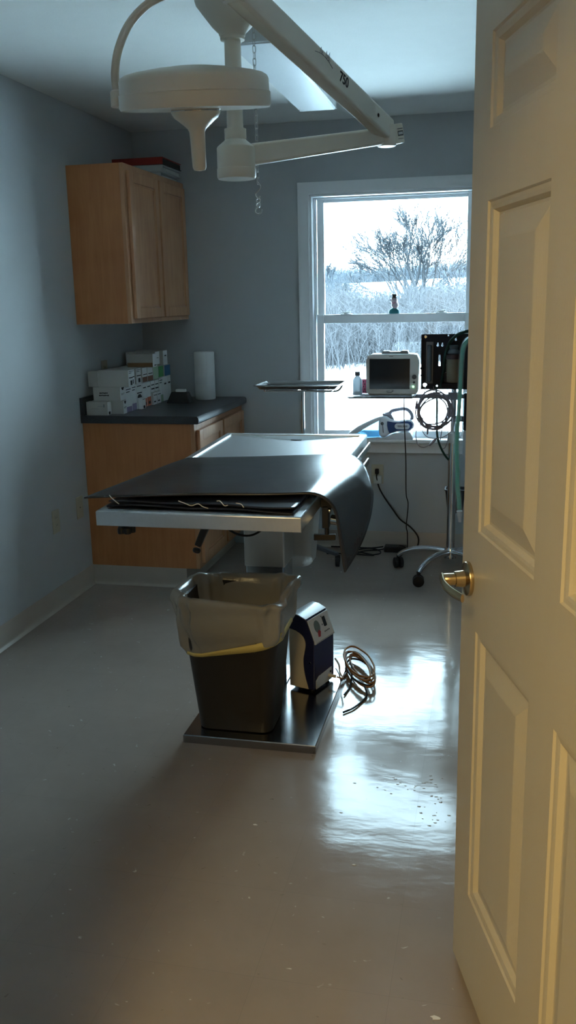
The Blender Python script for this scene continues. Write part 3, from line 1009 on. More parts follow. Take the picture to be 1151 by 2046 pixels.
# ------------------------------------------------------------------ hanging chain
ch = thing('hanging_chain', 'thin steel chain with a hook hanging from the ceiling before the ceiling light', 'chain', (-.828, 3.28, 1.79))
b = MB()
z = CH - .004
i = 0
cx_, cy_ = -.828, 3.28
while z > 1.905:
    L_ = .024
    a = i % 2
    pts = []
    for q in range(14):
        th = 2 * PI * q / 14
        u = .0048 * math.cos(th)
        w = (L_ / 2 - .0048) * (1 if math.sin(th) > 0 else -1) + .0048 * math.sin(th)
        pts.append((cx_ + (u if a else u * .35), cy_ + (u * .35 if a else u), z - L_ / 2 + w))
    b.tube(pts, .0013, 6, closed=True)
    z -= L_ - .0036
    i += 1
b.build('links', 'galv', ch)
b = MB()
b.tube(bez([(cx_, cy_, z + .004), (cx_ + .010, cy_, z - .012), (cx_, cy_, z - .026), (cx_ - .010, cy_, z - .036), (cx_ - .002, cy_, z - .05), (cx_ + .008, cy_, z - .044)], 6), .0019, 8)
b.build('s_hook', 'galv', ch)
b = MB()
zz = z - .058
for q in range(2):
    b.tube([(cx_ + .007 * math.cos(t_), cy_ + .004 * math.sin(t_), zz - .012 * q * 1.2 + .008 * math.sin(t_)) for t_ in [2 * PI * w / 16 for w in range(16)]], .0019, 8, closed=True)
zz -= .028
b.tube([(cx_ + .012 * math.cos(t_), cy_ + .003 * math.sin(t_), zz - .006 + .012 * math.sin(t_)) for t_ in [PI * .4 + 1.7 * PI * w / 16 for w in range(17)]], .0026, 8)
b.build('end_hook', 'galv', ch)
b = MB().lathe([(.014, 0), (.014, -.004), (.004, -.006), (.004, -.01)], (cx_, cy_, CH - .0005), n=16)
b.build('ceiling_hook', 'galv', ch)

# ------------------------------------------------------------------ surgical lamp
PC = V((-.772, 2.80, 0))
lampo = thing('surgical_lamp', 'cream ceiling-mounted surgical lamp with double arm and round head', 'surgical lamp', (PC.x, PC.y, CH))
MB().lathe([(.120, 2.439), (.118, 2.40), (.112, 2.352), (.109, 2.338), (.104, 2.322), (.060, 2.266), (.040, 2.247), (.038, 2.238)], PC, n=48).build('ceiling_canopy', 'lamp', lampo)
MB().lathe([(.036, 2.240), (.036, 2.228), (.0245, 2.226), (.0245, 1.985), (.033, 1.984), (.033, 1.955)], PC, n=32).build('post', 'lamp', lampo)
b = MB().lathe([(.030, 1.985), (.031, 1.955), (.034, 1.951), (.055, 1.934), (.0575, 1.930), (.0575, 1.872), (.059, 1.870), (.059, 1.848), (.056, 1.842), (.0, 1.842)], PC, n=48)
b.build('hub', 'lamp', lampo)
ELB = V((-.362, 3.20, 2.005))
d0 = (ELB - V((PC.x, PC.y, 1.9))).normalized()
a0 = V((PC.x, PC.y, 1.905)) + d0 * .045
MB().bar(a0, ELB + V((0, 0, .0)), .045, .062, w1=.042, h1=.052).build('lower_arm', 'lamp', lampo, bevel=.008, seg=3)
b = MB()
b.lathe([(.030, -.034), (.033, -.030), (.033, .030), (.030, .034)], ELB, (0, 0, 1), n=28)
b.bar(ELB - d0 * .02, ELB + d0 * .052, .058, .062)
elbow = b.build('elbow', 'lamp', lampo, bevel=.006, seg=3)
HD = V((-.735, 2.30, 1.985))
TOP = V((-.628, 2.30, 2.214))
d1 = (TOP - ELB).normalized()
MB().bar(ELB + d1 * -.01 + V((0, 0, .018)), TOP, .046, .070, w1=.046, h1=.074).build('upper_arm', 'lamp', lampo, bevel=.009, seg=3)
# marking on the arm side that faces the room
side = d1.cross(V((0, 0, 1))).normalized()
if side.x < 0:
    side = -side
upv = side.cross(-d1)
if upv.z < 0:
    upv = -upv
rd = -d1                                   # reading direction: toward the elbow
f_ = .40
mid = (ELB + V((0, 0, .018))) * (1 - f_) + TOP * f_
Tm = frame_T(mid + side * .0234 + upv * .006, rd, upv)
text_mesh('arm_number', '750', .040, Tm, 'mark', lampo)
b = MB()
f2 = .54
mid2 = (ELB + V((0, 0, .018))) * (1 - f2) + TOP * f2
T2 = frame_T(mid2 + side * .0234 + upv * .008, rd, upv)
b.tube([T2 @ V((-.055 + .11 * q / 14, .0 + .010 * math.sin(PI * q / 14), .0003)) for q in range(15)], .0007, 6)
for ux, hh in ((-.022, .018), (-.012, .012), (.012, .022), (.022, .016), (.030, .026)):
    b.tube([T2 @ V((ux - .006, .008, .0003)), T2 @ V((ux, .008 + hh, .0003)), T2 @ V((ux + .005, .008, .0003))], .0005, 5)
b.build('arm_emblem', 'cap_grey', lampo)
f3 = .13
mid3 = (ELB + V((0, 0, .018))) * (1 - f3) + TOP * f3
MB().lathe([(.006, 0), (.006, .0015)], mid3 + side * .023, side, n=16).build('arm_screw_cap', 'mark', lampo)
sd2 = d0.cross(V((0, 0, 1))).normalized()
T3 = frame_T(ELB + d0 * .036 + sd2 * .0292, d0, (0, 0, 1))
MB().box(-.011, .011, -.008, .008, -.0004, .0006, T3).box(-.011, .011, .013, .0155, -.0004, .0006, T3).box(-.011, .011, -.0175, -.016, -.0004, .0006, T3).build('maker_plate', 'mark', elbow)
k = MB()
for q in range(5):
    k.box(-.0085 + q * .0036, -.006 + q * .0036, -.004, .004, .0006, .0009, T3)
k.build('plate_print', 'device_white', elbow)
# yoke
yp = [HD + V((-.205, 0, .003)), HD + V((-.206, 0, .06)), HD + V((-.192, 0, .115)), HD + V((-.158, 0, .170)), HD + V((-.10, 0, .212)), HD + V((-.03, 0, .230)), HD + V((.05, 0, .232)), TOP + V((0, 0, .003))]
MB().tube(bez(yp, 8), .0105, 14).build('yoke', 'lamp', lampo)
b = MB().lathe([(.027, -.036), (.03, -.03), (.03, .035), (.026, .04)], TOP, (0, 0, 1), n=24)
b.build('yoke_joint', 'lamp', lampo)
b = MB().lathe([(.014, -.022), (.016, -.020), (.016, .014), (.012, .018)], HD + V((-.205, 0, 0)), n=20)
b.cyl(HD + V((-.205, 0, 0)), HD + V((-.182, 0, 0)), .012, .012, 16)
b.build('pivot_knob', 'lamp', lampo, bevel=.001)
tl, rl = math.radians(9.0), math.radians(1.2)
UPH = V((math.sin(rl), -math.sin(tl), math.cos(tl))).normalized()
prof = [(.0, .060), (.05, .0585), (.10, .053), (.15, .045), (.170, .040), (.180, .034), (.184, .026), (.1845, -.002), (.1875, -.004), (.1875, -.032), (.184, -.038), (.168, -.038), (.166, -.030), (.0, -.028)]
head = MB().lathe(prof[:-2], HD, UPH, n=72).build('lamp_head', 'lamp', lampo)
MB().lathe([(.166, -.030), (.166, -.024), (.0, -.022)], HD, UPH, n=48).build('lens_cover', 'lamp_glass', head)
b = MB().lathe([(.058, -.026), (.061, -.036), (.061, -.046), (.054, -.058), (.048, -.062), (.024, -.082), (.0195, -.090), (.0185, -.12), (.0175, -.172), (.014, -.180), (.0, -.182)], HD, UPH, n=36)
b.build('sterile_handle', 'lamp', head)
MB().lathe([(.0612, -.0395), (.0620, -.041), (.0612, -.0425)], HD, UPH, n=36).build('handle_ring', 'chrome', head)

# ------------------------------------------------------------------ examination table
TX0, TX1, TY0, TY1 = -1.072, -.482, 2.285, 3.61
TC = (TX0 + TX1) / 2


def zt(y):
    return .917 + (y - TY0) * .0195


tb = thing('exam_table', 'stainless steel veterinary examination table on a single column', 'table', (TC, 2.98, 0))


def trect(o, dz):
    return [V((x, y, zt(y) + dz)) for x, y in ((TX0 + o, TY0 + o), (TX1 - o, TY0 + o), (TX1 - o, TY1 - o), (TX0 + o, TY1 - o))]


b = MB()
b.loft([trect(.012, -.043), trect(0, -.043), trect(0, -.003), trect(.003, 0), trect(.0255, 0), trect(.026, -.005)], (False, False))
# folded top falling to the drain at the far end
ins = .026
c0, c1, c2, c3 = trect(ins, -.005)
D = V((TC + .012, TY1 - .05, zt(TY1) - .020))
nm = V((TC + .012, TY0 + ins, zt(TY0) - .009))
b.add([c0, nm, c1, c2, D, c3], [(0, 1, 4, 5), (1, 2, 3, 4), (3, 5, 4)])
b.add(trect(.012, -.043), [(0, 3, 2, 1)])
top = b.build('table_top', 'steel_top', tb, bevel=.0015, smooth=15)
MB().box(D.x - .022, D.x + .022, D.y - .012, D.y + .012, D.z - .002, D.z + .0022).build('drain_slot', 'black_plastic', top)
b = MB().box(TC - .085, TC + .10, 2.85, 3.34, .845, .872)
b.box(TC - .20, TC + .20, 2.78, 2.83, .84, .872).box(TC - .20, TC + .20, 3.17, 3.22, .84, .872)
b.build('support_frame', 'steel_dark', tb, bevel=.002)
b = MB().box(-.890, -.733, 3.16, 3.32, .50, .846)
b.build('upper_column', 'steel_col', tb, bevel=.006)
b = MB().box(-.886, -.737, 3.164, 3.316, .030, .60)
b.build('lower_column', 'steel_dark', tb, bevel=.006)
b = MB()
px0, px1, py0, py1 = -.998, -.533, 2.695, 3.35
lo_ = [[V((x, y, z)) for x, y in ((px0 + o, py0 + o), (px1 - o, py0 + o), (px1 - o, py1 - o), (px0 + o, py1 - o))] for o, z in ((.006, .0005), (0, .0005), (0, .027), (.002, .030), (.004, .030))]
b.loft(lo_)
b.build('base_plate', 'plate', tb, smooth=25)
def star_knob(m, c, r=.024):
    prof = [(r * .5, -.004), (r, 0), (r, .012), (r * .4, .016), (r * .4, .03)]
    m.lathe([(.4 * r, -.006), (.42 * r, .022)], c, n=12)
    for q in range(5):
        a = 2 * PI * q / 5 + .3
        m.lathe([(.38 * r, -.004), (.42 * r, 0), (.42 * r, .010), (.36 * r, .013)], V(c) + V((.62 * r * math.cos(a), .62 * r * math.sin(a), 0)), n=10)
    m.lathe([(r * .85, 0), (r * .85, .010)], c, n=20)


b = MB()
star_knob(b, (-1.000, 2.325, .850), .026)
b.build('clamp_knob', 'black_plastic', tb)
# tilt lever and its cord
b = MB()
b.bar((-.834, 2.62, .872), (-.842, 2.615, .815), .034, .028, up=(0, 1, 0))
b.bar((-.838, 2.613, .835), (-.882, 2.60, .735), .026, .022, up=(0, 1, 0), w1=.020, h1=.018)
b.lathe([(.011, 0), (.014, .006), (.011, .014)], (-.884, 2.60, .727), (-.3, 0, -1), n=12)
b.build('tilt_lever', 'black_plastic', tb, bevel=.004)
b = MB().tube(bez([(-.842, 2.62, .838), (-.815, 2.64, .80), (-.775, 2.68, .757), (-.735, 2.72, .745), (-.700, 2.76, .768), (-.682, 2.80, .82), (-.680, 2.83, .850)], 8), .0036, 8)
b.build('lever_cord', 'cable_black', tb)
# side rails on the far right edge
b = MB()
for ya, yb, zz, xx in ((3.10, 3.60, .895, -.470), (3.05, 3.42, .862, -.452)):
    b.bar((xx, ya, zz + .0), (xx, yb, zz + .006), .006, .024)
    for yy in (ya + .05, yb - .05):
        b.cyl((xx, yy, zz), (TX1 - .01, yy, zz + .004), .006, n=10)
b.build('side_rail', 'steel', tb, bevel=.001)
# right front clamp with T-knob
b = MB().use('black_plastic')
b.box(-.478, -.458, 2.565, 2.595, .815, .885).box(-.482, -.440, 2.565, 2.595, .878, .905)
b.cyl((-.466, 2.58, .82), (-.466, 2.58, .785), .007, n=12)
b.bar((-.505, 2.575, .785), (-.440, 2.585, .785), .016, .018)
b.use('chrome').cyl((-.452, 2.58, .840), (-.430, 2.577, .838), .016, n=20).cyl((-.47, 2.58, .868), (-.452, 2.58, .866), .010, n=14)
b.build('rail_clamp', None, tb, bevel=.002)

# black sheets on the table
SHL0, SHL1 = V((-1.128, 2.335, 0)), V((-1.046, 3.02, 0))
XRIM = -.497


def sheet_pt(u, v):
    lp = SHL0.lerp(SHL1, v)
    sl = .175 + .045 * v
    eu = V((1, sl, 0)).normalized()
    s_r = (XRIM - lp.x) / eu.x
    over = .270 * (1 - v) ** .72 + .012
    s = u * (s_r + over)
    lift = .020 * (1 - v) ** .8 + .0065
    if s <= s_r:
        p = lp + eu * s
        edge = max(0, (TX0 + .01) - p.x)
        wav = .0025 * math.sin(p.x * 15 + 1.2) * math.sin(v * 5.0 + .6) * (1 - .6 * v)
        p.z = zt(p.y) + lift + wav - edge * .05
        return p
    o = s - s_r
    p = lp + eu * s_r
    zz = zt(p.y) + lift
    A, R = math.radians(max(46, 82 - 66 * v)), .118
    k = 14
    x = 0
    for i in range(k):
        so = o * (i + .5) / k
        a = A * min(1, so / R)
        x += math.cos(a) * o / k
        zz -= math.sin(a) * o / k
    p = p + eu * x
    p.z = zz
    return p


sh = MB().grid(sheet_pt, 64, 36).build('rubber_sheet', 'sheet', None, solid=.0042, smooth=60)
tag(sh, 'large black rubber sheet lying on the table with one corner hanging over the right edge', 'sheet')
t = thing('folded_sheet', 'smaller dark folded sheet with frayed white threads under the large black one', 'sheet', (TC, 2.6, zt(2.6)))


def under(u, v, up):
    x = -1.052 + u * .545
    y = 2.318 + v * .30 + .012 * math.sin(u * 5) + (.016 if up else 0) * (1 - u * .7)
    z = zt(y) + .003 + (.0085 if up else 0)
    if v < .2:
        z += (.2 - v) / .2 * (.003 * math.sin(u * 11 + up) + (.006 * max(0, u - .72) / .28 if up else 0) + .002)
    return V((x, y, z))


f1 = MB().grid(lambda u, v: under(u, v, 0), 40, 20).build('lower_layer', 'sheet_dark', t, solid=.003, smooth=60)
f2 = MB().grid(lambda u, v: under(u, v, 1), 40, 20).build('upper_layer', 'sheet_dark', t, solid=.003, smooth=60)
for (ux, pts) in ((.03, [(-.012, -.004, .018), (.0, -.012, .010), (.022, -.018, -.004)]),
                  (.44, [(-.03, -.004, .010), (-.01, -.012, .006), (.012, -.018, .001), (.03, -.014, .006), (.045, -.018, -.001), (.06, -.016, -.006)]),
                  (.62, [(-.012, -.006, .012), (.0, -.014, .014), (.012, -.016, .002), (.02, -.01, .002)]),
                  (.72, [(-.01, -.006, .011), (.006, -.012, .010), (.014, -.014, .001)])):
    o_ = under(ux, 0, 1)
    MB().tube(bez([o_ + V(p) for p in pts], 6), .0013, 5).build('frayed_thread', 'thread', t)

# drain bucket hung under the far end
bk = thing('drain_bucket', 'milky plastic bucket hung under the far end of the steel table', 'bucket', (-.765, 3.47, .438))
b = MB()


def bkl(z, hx_, hy_, r):
    return [V((-.765 + x, 3.47 + y, z)) for x, y in rrect(hx_, hy_, r, 6)]


b.loft([bkl(.440, .066, .066, .03), bkl(.436, .072, .072, .035), bkl(.444, .082, .082, .035), bkl(.60, .096, .096, .036), bkl(.845, .112, .112, .04), bkl(.850, .118, .118, .042), bkl(.844, .117, .117, .042)], (True, False))
b.build('tub', 'bucket', bk, smooth=50)
b = MB().tube(bez([(-.645, 3.47, .835), (-.652, 3.47, .87), (-.72, 3.47, .884), (-.81, 3.47, .884), (-.878, 3.47, .87), (-.885, 3.47, .835)], 6), .003, 8)
b.build('bail_handle', 'galv', bk)

# ------------------------------------------------------------------ waste bin with liner
BX, BY = -.829, 2.846
bn = thing('waste_bin', 'dark brown plastic waste bin standing on the steel base plate', 'waste bin', (BX, BY, .0305))


def bloop(z, hx_, hy_, r, n=8):
    return [V((BX + x, BY + y, z)) for x, y in rrect(hx_, hy_, r, n)]


def bdim(z):
    f = (z - .031) / .469
    return .130 + f * .045, .098 + f * .046, .036 + f * .022


b = MB()
lp_ = [bloop(.0315, .123, .09, .03)]
for z in (.034, .06, .2, .35, .486):
    lp_.append(bloop(z, *bdim(z)))
h = bdim(.49)
lp_ += [bloop(.488, h[0] + .006, h[1] + .006, h[2] + .006), bloop(.500, h[0] + .006, h[1] + .006, h[2] + .006), bloop(.502, h[0] + .002, h[1] + .002, h[2] + .002), bloop(.50, h[0] - .004, h[1] - .004, h[2] - .004)]
for z in (.35, .06):
    q = bdim(z)
    lp_.append(bloop(z, q[0] - .004, q[1] - .004, q[2] - .004))
b.loft(lp_)
b.build('bin_body', 'bin', bn, smooth=50)
rnd = random.Random(3)
ph = [rnd.uniform(0, 6.28) for _ in range(12)]


def wrk(a, z):
    return .0045 * math.sin(9 * a + ph[0] + z * 14) + .0035 * math.sin(17 * a + ph[1] - z * 22) + .0028 * math.sin(5 * a + ph[2] + z * 40) + .002 * math.sin(29 * a + ph[3] + z * 9)


NA = 144
hemz = lambda a: .316 + .058 * max(0, math.cos(a - .05)) ** 1.2 + .012 * math.cos(a) - .006 * math.cos(2 * a + 1)


def ang_pt(i, z, off):
    f = i / NA
    hx_, hy_, r = bdim(z)
    poly = rrect(hx_, hy_, r + .022, 35)
    x, y = poly[i % len(poly)]
    a = math.atan2(y, x)
    l = math.hypot(x, y)
    k = (l + off) / l
    return x * k, y * k, a


loops = []
NA = 144
seq = [('in', .22, -.018), ('in', .30, -.014), ('in', .38, -.012), ('in', .44, -.010), ('in', .49, -.010), ('in', .512, -.006), ('rim', .522, .004), ('rim', .527, .016), ('rim', .520, .027), ('out', .94, .029), ('out', .85, .020), ('out', .74, .018), ('out', .62, .020), ('out', .50, .019), ('out', .38, .018), ('out', .26, .017), ('out', .14, .014), ('out', .04, .012), ('out', 0, .011)]
for kind, val, off in seq:
    lp2 = []
    for i in range(NA):
        x, y, a = ang_pt(i, .49, off)
        if kind == 'out':
            zz = hemz(a) + (.512 - hemz(a)) * val
            zq = bdim(zz)
            x, y, a = ang_pt(i, max(zz, .3), off + .004 * (1 if math.cos(a) > 0 else 1.6) * math.sin(val * 3.1))
        else:
            zz = val
            if kind == 'in':
                x, y, a = ang_pt(i, val, off)
        w = wrk(a, zz) * (1.7 if kind != 'in' else 1.2)
        if kind == 'out' and val < .1:
            w *= .35
        l = math.hypot(x, y)
        rimw = (.009 * math.sin(3 * a + 1.0) + .006 * math.sin(7 * a + 2) + .003 * math.sin(15 * a)) if kind == 'rim' else 0
        lp2.append(V((BX + x * (l + w) / l, BY + y * (l + w) / l, zz + rimw * .8 + (.006 * math.sin(2 * a + .5) if kind == 'rim' else 0))))
    loops.append(lp2)
lin = MB().loft(loops, (False, False)).build('bin_liner', 'liner', bn, smooth=180, normals=False)
loops = []
for val, off in ((0, .0125), (1, .0135)):
    lp2 = []
    for i in range(NA):
        x, y, a = ang_pt(i, .32, 0)
        bh = .013 + .020 * max(0, math.cos(a + .25)) ** .8
        zz = hemz(a) + val * bh - .001
        x, y, a = ang_pt(i, zz, off)
        l = math.hypot(x, y)
        w = wrk(a, hemz(a)) * .35
        lp2.append(V((BX + x * (l + w) / l, BY + y * (l + w) / l, zz)))
    loops.append(lp2)
MB().loft(loops, (False, False)).build('drawstring', 'yellow', lin, solid=.0012, smooth=180)
# inner plastic bag fold and tag seen through the liner
MB().box(BX - .038, BX - .014, BY - bdim(.42)[1] - .0245, BY - bdim(.42)[1] - .0238, .4275, .431).build('bag_print', 'red_print', lin)

# ------------------------------------------------------------------ navy apparatus on the plate
AO = V((-.613, 3.100, .0305))
Aa = V((.33, .944, 0)).normalized()
Ab = V((-.944, .33, 0)).normalized()
ap = thing('pump_unit', 'navy and cream table apparatus with a white sloping control panel behind the waste bin', 'apparatus', AO)


def AP(bk_, z, a):
    return AO + Aa * a + Ab * bk_ + V((0, 0, z))


prof = [(.006, .010), (.0, .016), (0, .205), (.030, .283), (.036, .289), (.065, .301), (.092, .304), (.104, .298), (.110, .280), (.110, .05), (.108, .010)]
WD = .150
MB().prism(prof, AP, 0, WD).build('housing', 'navy', ap, bevel=.003)
tp = [(.034, .2895), (.0375, .2910), (.065, .3027), (.0925, .3056), (.1052, .2992), (.1048, .297), (.092, .302), (.065, .299), (.036, .2875)]
MB().prism(tp, AP, -.0015, WD + .0015).build('top_cover', 'device_white', ap)
fd = V((.030, .078))
fl = fd.length
fn_b, fn_z = -.078 / fl, .030 / fl        # outward normal of the sloping panel in (b, z)


def FP(u, v, d):
    """u across (0..WD), v up the slope, d proud of it"""
    return AP(.0 + .030 * v / fl + fn_b * d, .205 + .078 * v / fl + fn_z * d, u)


fp = MB().prism([(.002, -.012), (WD - .002, -.012), (WD - .002, fl), (.002, fl)], FP, -.004, .0022).build('control_panel', 'device_white', ap, bevel=.001)
MB().prism([(.105 + x, .050 + y) for x, y in rrect(.010, .019, .004, 3)], FP, .0022, .0036).build('display', 'screen_dark', fp)
MB().prism([(.048 + .020 * math.cos(2 * PI * q / 20), .046 + .024 * math.sin(2 * PI * q / 20)) for q in range(20)], FP, .0022, .0028).build('emblem_disc', 'teal_grey', fp)
MB().prism([(.036, .008), (.050, .006), (.062, .024), (.052, .032), (.040, .026)], FP, .0028, .0032).build('emblem_patch', 'red_print', fp)
b = MB()
for u, v in ((.086, .043), (.100, .014), (.110, .014), (.120, .014), (.090, .014), (.094, .072)):
    b.prism([(u + x, v + y) for x, y in rrect(.0035, .0025, .001, 2)], FP, .0022, .0028)
b.build('panel_buttons', 'cap_grey', fp)
MB().prism([(.012, -.0095), (WD - .008, -.0095), (WD - .008, -.0085), (.012, -.0085)], FP, .0022, .0026).build('panel_line', 'mark', fp)
# cream S-curved side panel
sp = [(.107, .012), (.026, .012), (.030, .025), (.040, .060), (.046, .095), (.047, .128), (.042, .155), (.037, .182), (.038, .200), (.046, .217), (.062, .230), (.08, .238), (.107, .242)]
spn = [(p.x, p.y) for p in bez([V((a, b_, 0)) for a, b_ in sp[1:12]], 4)]
MB().prism([(.107, .012)] + spn + [(.107, .242)], AP, -.003, 0).build('side_panel', 'cream', ap)
MB().prism([(x, y) for x, y in ((0, .012), (0, .062), (0, .062))][:0] or [(.010, .012), (WD - .02, .012), (WD - .02, .062), (.030, .058), (.010, .045)], lambda u, v, d: AP(-d, v, u), 0, .0016).build('socket_plate', 'device_white', ap)
b = MB().cyl(AP(-.0015, .034, .105), AP(-.030, .032, .112), .0065, n=14)
b.use('cream')
b.build('hose_barb', 'brass', ap)
MB().lathe([(.004, 0), (.004, .003)], AP(-.0016, .046, .118), -Ab, n=10).build('indicator', 'mark', ap)
b = MB()
for aa, bb in ((.02, .02), (.13, .02), (.02, .07), (.13, .07)):
    b.cyl(AP(bb, 0.0005, aa), AP(bb, .010, aa), .009, n=12)
b.build('rubber_feet', 'black_rubber', ap)
MB().lathe([(.0035, 0), (.0035, .0012)], AP(.019, .118, 0), -Aa, n=10).build('side_screw', 'chrome', ap)

# coiled brown cable beside the plate
cc = thing('coiled_cable', 'bundle of coiled brown and black cables on the floor beside the navy apparatus', 'cable', (-.48, 3.30, 0))
rnd = random.Random(11)
C0, C1 = V((-.535, 3.50, .05)), V((-.420, 3.225, .03))


def loop_pts(j, r):
    mid_ = C0.lerp(C1, .5) + V((r.uniform(-.012, .012), r.uniform(-.015, .015), 0))
    ax_ = (C1 - C0)
    la = ax_.length / 2 * r.uniform(.9, 1.08)
    ax_.z = 0
    ax_.normalize()
    sd_ = V((-ax_.y, ax_.x, 0))
    wd_ = r.uniform(.028, .062)
    pts = []
    tilt = r.uniform(.1, .55)
    for q in range(14):
        th = 2 * PI * q / 14
        p = mid_ + ax_ * la * math.cos(th) + sd_ * wd_ * math.sin(th)
        p.z = .010 + .006 * j + tilt * (wd_ * math.sin(th) + wd_) * .5 + .004 * r.random()
        pts.append(p)
    return bez(pts, 5, True)


for j in range(7):
    MB().tube(loop_pts(j, rnd), .0040, 8, closed=True).build('cable_loop', 'cable_brown' if j % 3 != 1 else 'cable_black', cc)
# cable tail from the barb to the coil, and a tie
MB().tube(bez([AP(-.034, .031, .112), AP(-.055, .027, .12), (-.548, 3.29, .04), (-.56, 3.34, .05), (-.585, 3.40, .05)], 8), .0036, 8).build('cable_tail', 'cable_brown', cc)
MB().tube(bez([(-.44, 3.22, .02), (-.425, 3.16, .006), (-.455, 3.06, .0055), (-.49, 3.01, .0055)], 8), .0036, 8).build('cable_tail', 'cable_black', cc)
MB().tube(bez([(-.52, 3.37, .05), (-.505, 3.33, .034), (-.50, 3.24, .0055), (-.51, 3.16, .0055)], 8), .0036, 8).build('cable_tail', 'cable_black', cc)

# ------------------------------------------------------------------ mayo stand
ms = thing('instrument_stand', 'wheeled steel instrument stand with a shallow tray in front of the window', 'instrument stand', (-1.015, 4.90, 0))
mx0, mx1, my0, my1 = -1.222, -.757, 4.60, 4.90


def mrect(z, o):
    return [V((-.9895 + x, 4.75 + y, z)) for x, y in rrect(.2325 - o, .15 - o, .045 - min(o, .03), 6)]


b = MB().loft([mrect(1.041, -.004), mrect(1.044, 0), mrect(1.044, .010), mrect(1.040, .013), mrect(1.022, .030), mrect(1.022, .032)], (False, True))
tr_ = b.build('instrument_tray', 'steel', ms, solid=.0012, smooth=50)
b = MB().tube([p for p in mrect(1.012, .050)], .0045, 8, closed=True)
for sx_ in (-1, 1):
    b.tube(bez([(-.9895 + sx_ * .224, 4.76, 1.037), (-.9895 + sx_ * .205, 4.76, 1.008), (-.9895 + sx_ * .17, 4.76, .999), (-.9895 + sx_ * .05, 4.80, .997), (-1.02, 4.90, .995)], 5), .0055, 8)
b.build('tray_frame', 'chrome', ms)
MB().tube([(-1.022, 4.945, 1.0), (-1.022, 4.945, .55)], .0095, 16).tube([(-1.022, 4.945, .995), (-1.022, 4.90, .995)], .008, 12).build('inner_post', 'chrome', ms)
MB().tube([(-1.022, 4.945, .60), (-1.022, 4.945, .09)], .015, 18).build('outer_post', 'chrome', ms)
for ex, ey in ((-.814, 4.843), (-1.23, 4.843), (-1.022, 5.17)):
    lg = MB().bar((-1.022, 4.945, .105), (ex, ey, .072), .030, .026, w1=.026, h1=.020).build('leg', 'cap_grey', ms, bevel=.004)
    b = MB().cyl((ex - .011, ey, .0262), (ex + .011, ey, .0262), .0258, n=24)
    b.bar((ex, ey, .030), (ex, ey + .008, .066), .030, .012, up=(0, 1, 0))
    b.build('caster', 'black_rubber', lg, bevel=.002)

# ------------------------------------------------------------------ anaesthesia stand
PX, PY = -.185, 4.81
an = thing('anesthesia_stand', 'chrome five-star wheeled stand carrying a shelf and black anesthesia panel', 'equipment stand', (PX, PY, 0))
MB().lathe([(.030, .085), (.034, .09), (.034, .135), (.026, .15)], (PX, PY, 0), n=28).build('hub', 'chrome', an)
for q in range(5):
    a = math.radians(167 + 72 * q)
    di = V((math.cos(a), math.sin(a), 0))
    pts = bez([V((PX, PY, .122)) + di * .02, V((PX, PY, .130)) + di * .10, V((PX, PY, .122)) + di * .19, V((PX, PY, .098)) + di * .26, V((PX, PY, .072)) + di * .297], 5)
    n_ = len(pts)
    lg = MB().tube(pts, [.019 - .006 * i / n_ for i in range(n_)], 14).build('leg', 'chrome', an, smooth=60)
    c_ = V((PX, PY, 0)) + di * .297
    tn = V((-di.y, di.x, 0))
    tt = (tn * .6 + di * .8).normalized()
    b = MB()
    for s_ in (-1, 1):
        b.tube([c_ + tt * (s_ * .004) + V((0, 0, .0305)), c_ + tt * (s_ * .008) + V((0, 0, .0305)), c_ + tt * (s_ * .022) + V((0, 0, .0305)), c_ + tt * (s_ * .025) + V((0, 0, .0305))], [.026, .030, .030, .024], 24)
    b.tube([c_ + V((0, 0, .035)), c_ + V((0, 0, .075))], .010, 12)
    b.build('caster', 'black_rubber', lg)
MB().tube([(PX, PY, .13), (PX, PY, .735), (PX, PY, .737)], [.0235, .0235, .018], 24).build('lower_pole', 'chrome', an)
MB().tube([(PX, PY, .73), (PX, PY, 1.24)], .0135, 20).build('upper_pole', 'steel', an)
MB().lathe([(.027, .725), (.029, .73), (.029, .775), (.020, .785)], (PX, PY, 0), n=24).build('height_collar', 'plug_white', an)
b = MB().box(-.47, -.095, 4.765, 4.785, .962, .984).box(PX - .028, PX + .028, 4.76, 4.84, .955, .995)
b.build('crossbar', 'monitor_grey', an, bevel=.002)
b = MB()
sx0, sx1, sy0, sy1, szz = -.715, -.372, 4.56, 4.86, .9855
lo_ = [[V((x, y, z)) for x, y in ((sx0 + o, sy0 + o), (sx1 - o, sy0 + o), (sx1 - o, sy1 - o), (sx0 + o, sy1 - o))] for o, z in ((.012, szz - .004), (0, szz + .004), (.003, szz + .005), (.014, szz))]
b.loft(lo_)
b.build('shelf', 'cap_grey', an, smooth=20)

# panel with real openings
PYY = 4.70


def plate_with_holes(name, outer, holes, y0, y1, m, parent):
    cu = bpy.data.curves.new(name + '_c', 'CURVE')
    cu.dimensions = '2D'
    cu.fill_mode = 'BOTH'
    cu.extrude = (y1 - y0) / 2
    for poly in [outer] + holes:
        s_ = cu.splines.new('POLY')
        s_.points.add(len(poly) - 1)
        for i, (u, v) in enumerate(poly):
            s_.points[i].co = (u, v, 0, 1)
        s_.use_cyclic_u = True
    tmp = bpy.data.objects.new(name + '_c', cu)
    COL.objects.link(tmp)
    me = bpy.data.meshes.new_from_object(tmp.evaluated_get(bpy.context.evaluated_depsgraph_get()))
    bpy.data.objects.remove(tmp)
    bpy.data.curves.remove(cu)
    me.name = name
    me.materials.clear()
    me.materials.append(M[m])
    org = ORG[parent.name]
    me.transform(Matrix.Translation(V((0, (y0 + y1) / 2, 0)) - org) @ Matrix.Rotation(PI / 2, 4, 'X'))
    o = bpy.data.objects.new(name, me)
    COL.objects.link(o)
    o.parent = parent
    ORG[o.name] = org
    return o


def px2(px, py):
    p = at(px, py, PYY)
    return p.x, p.z


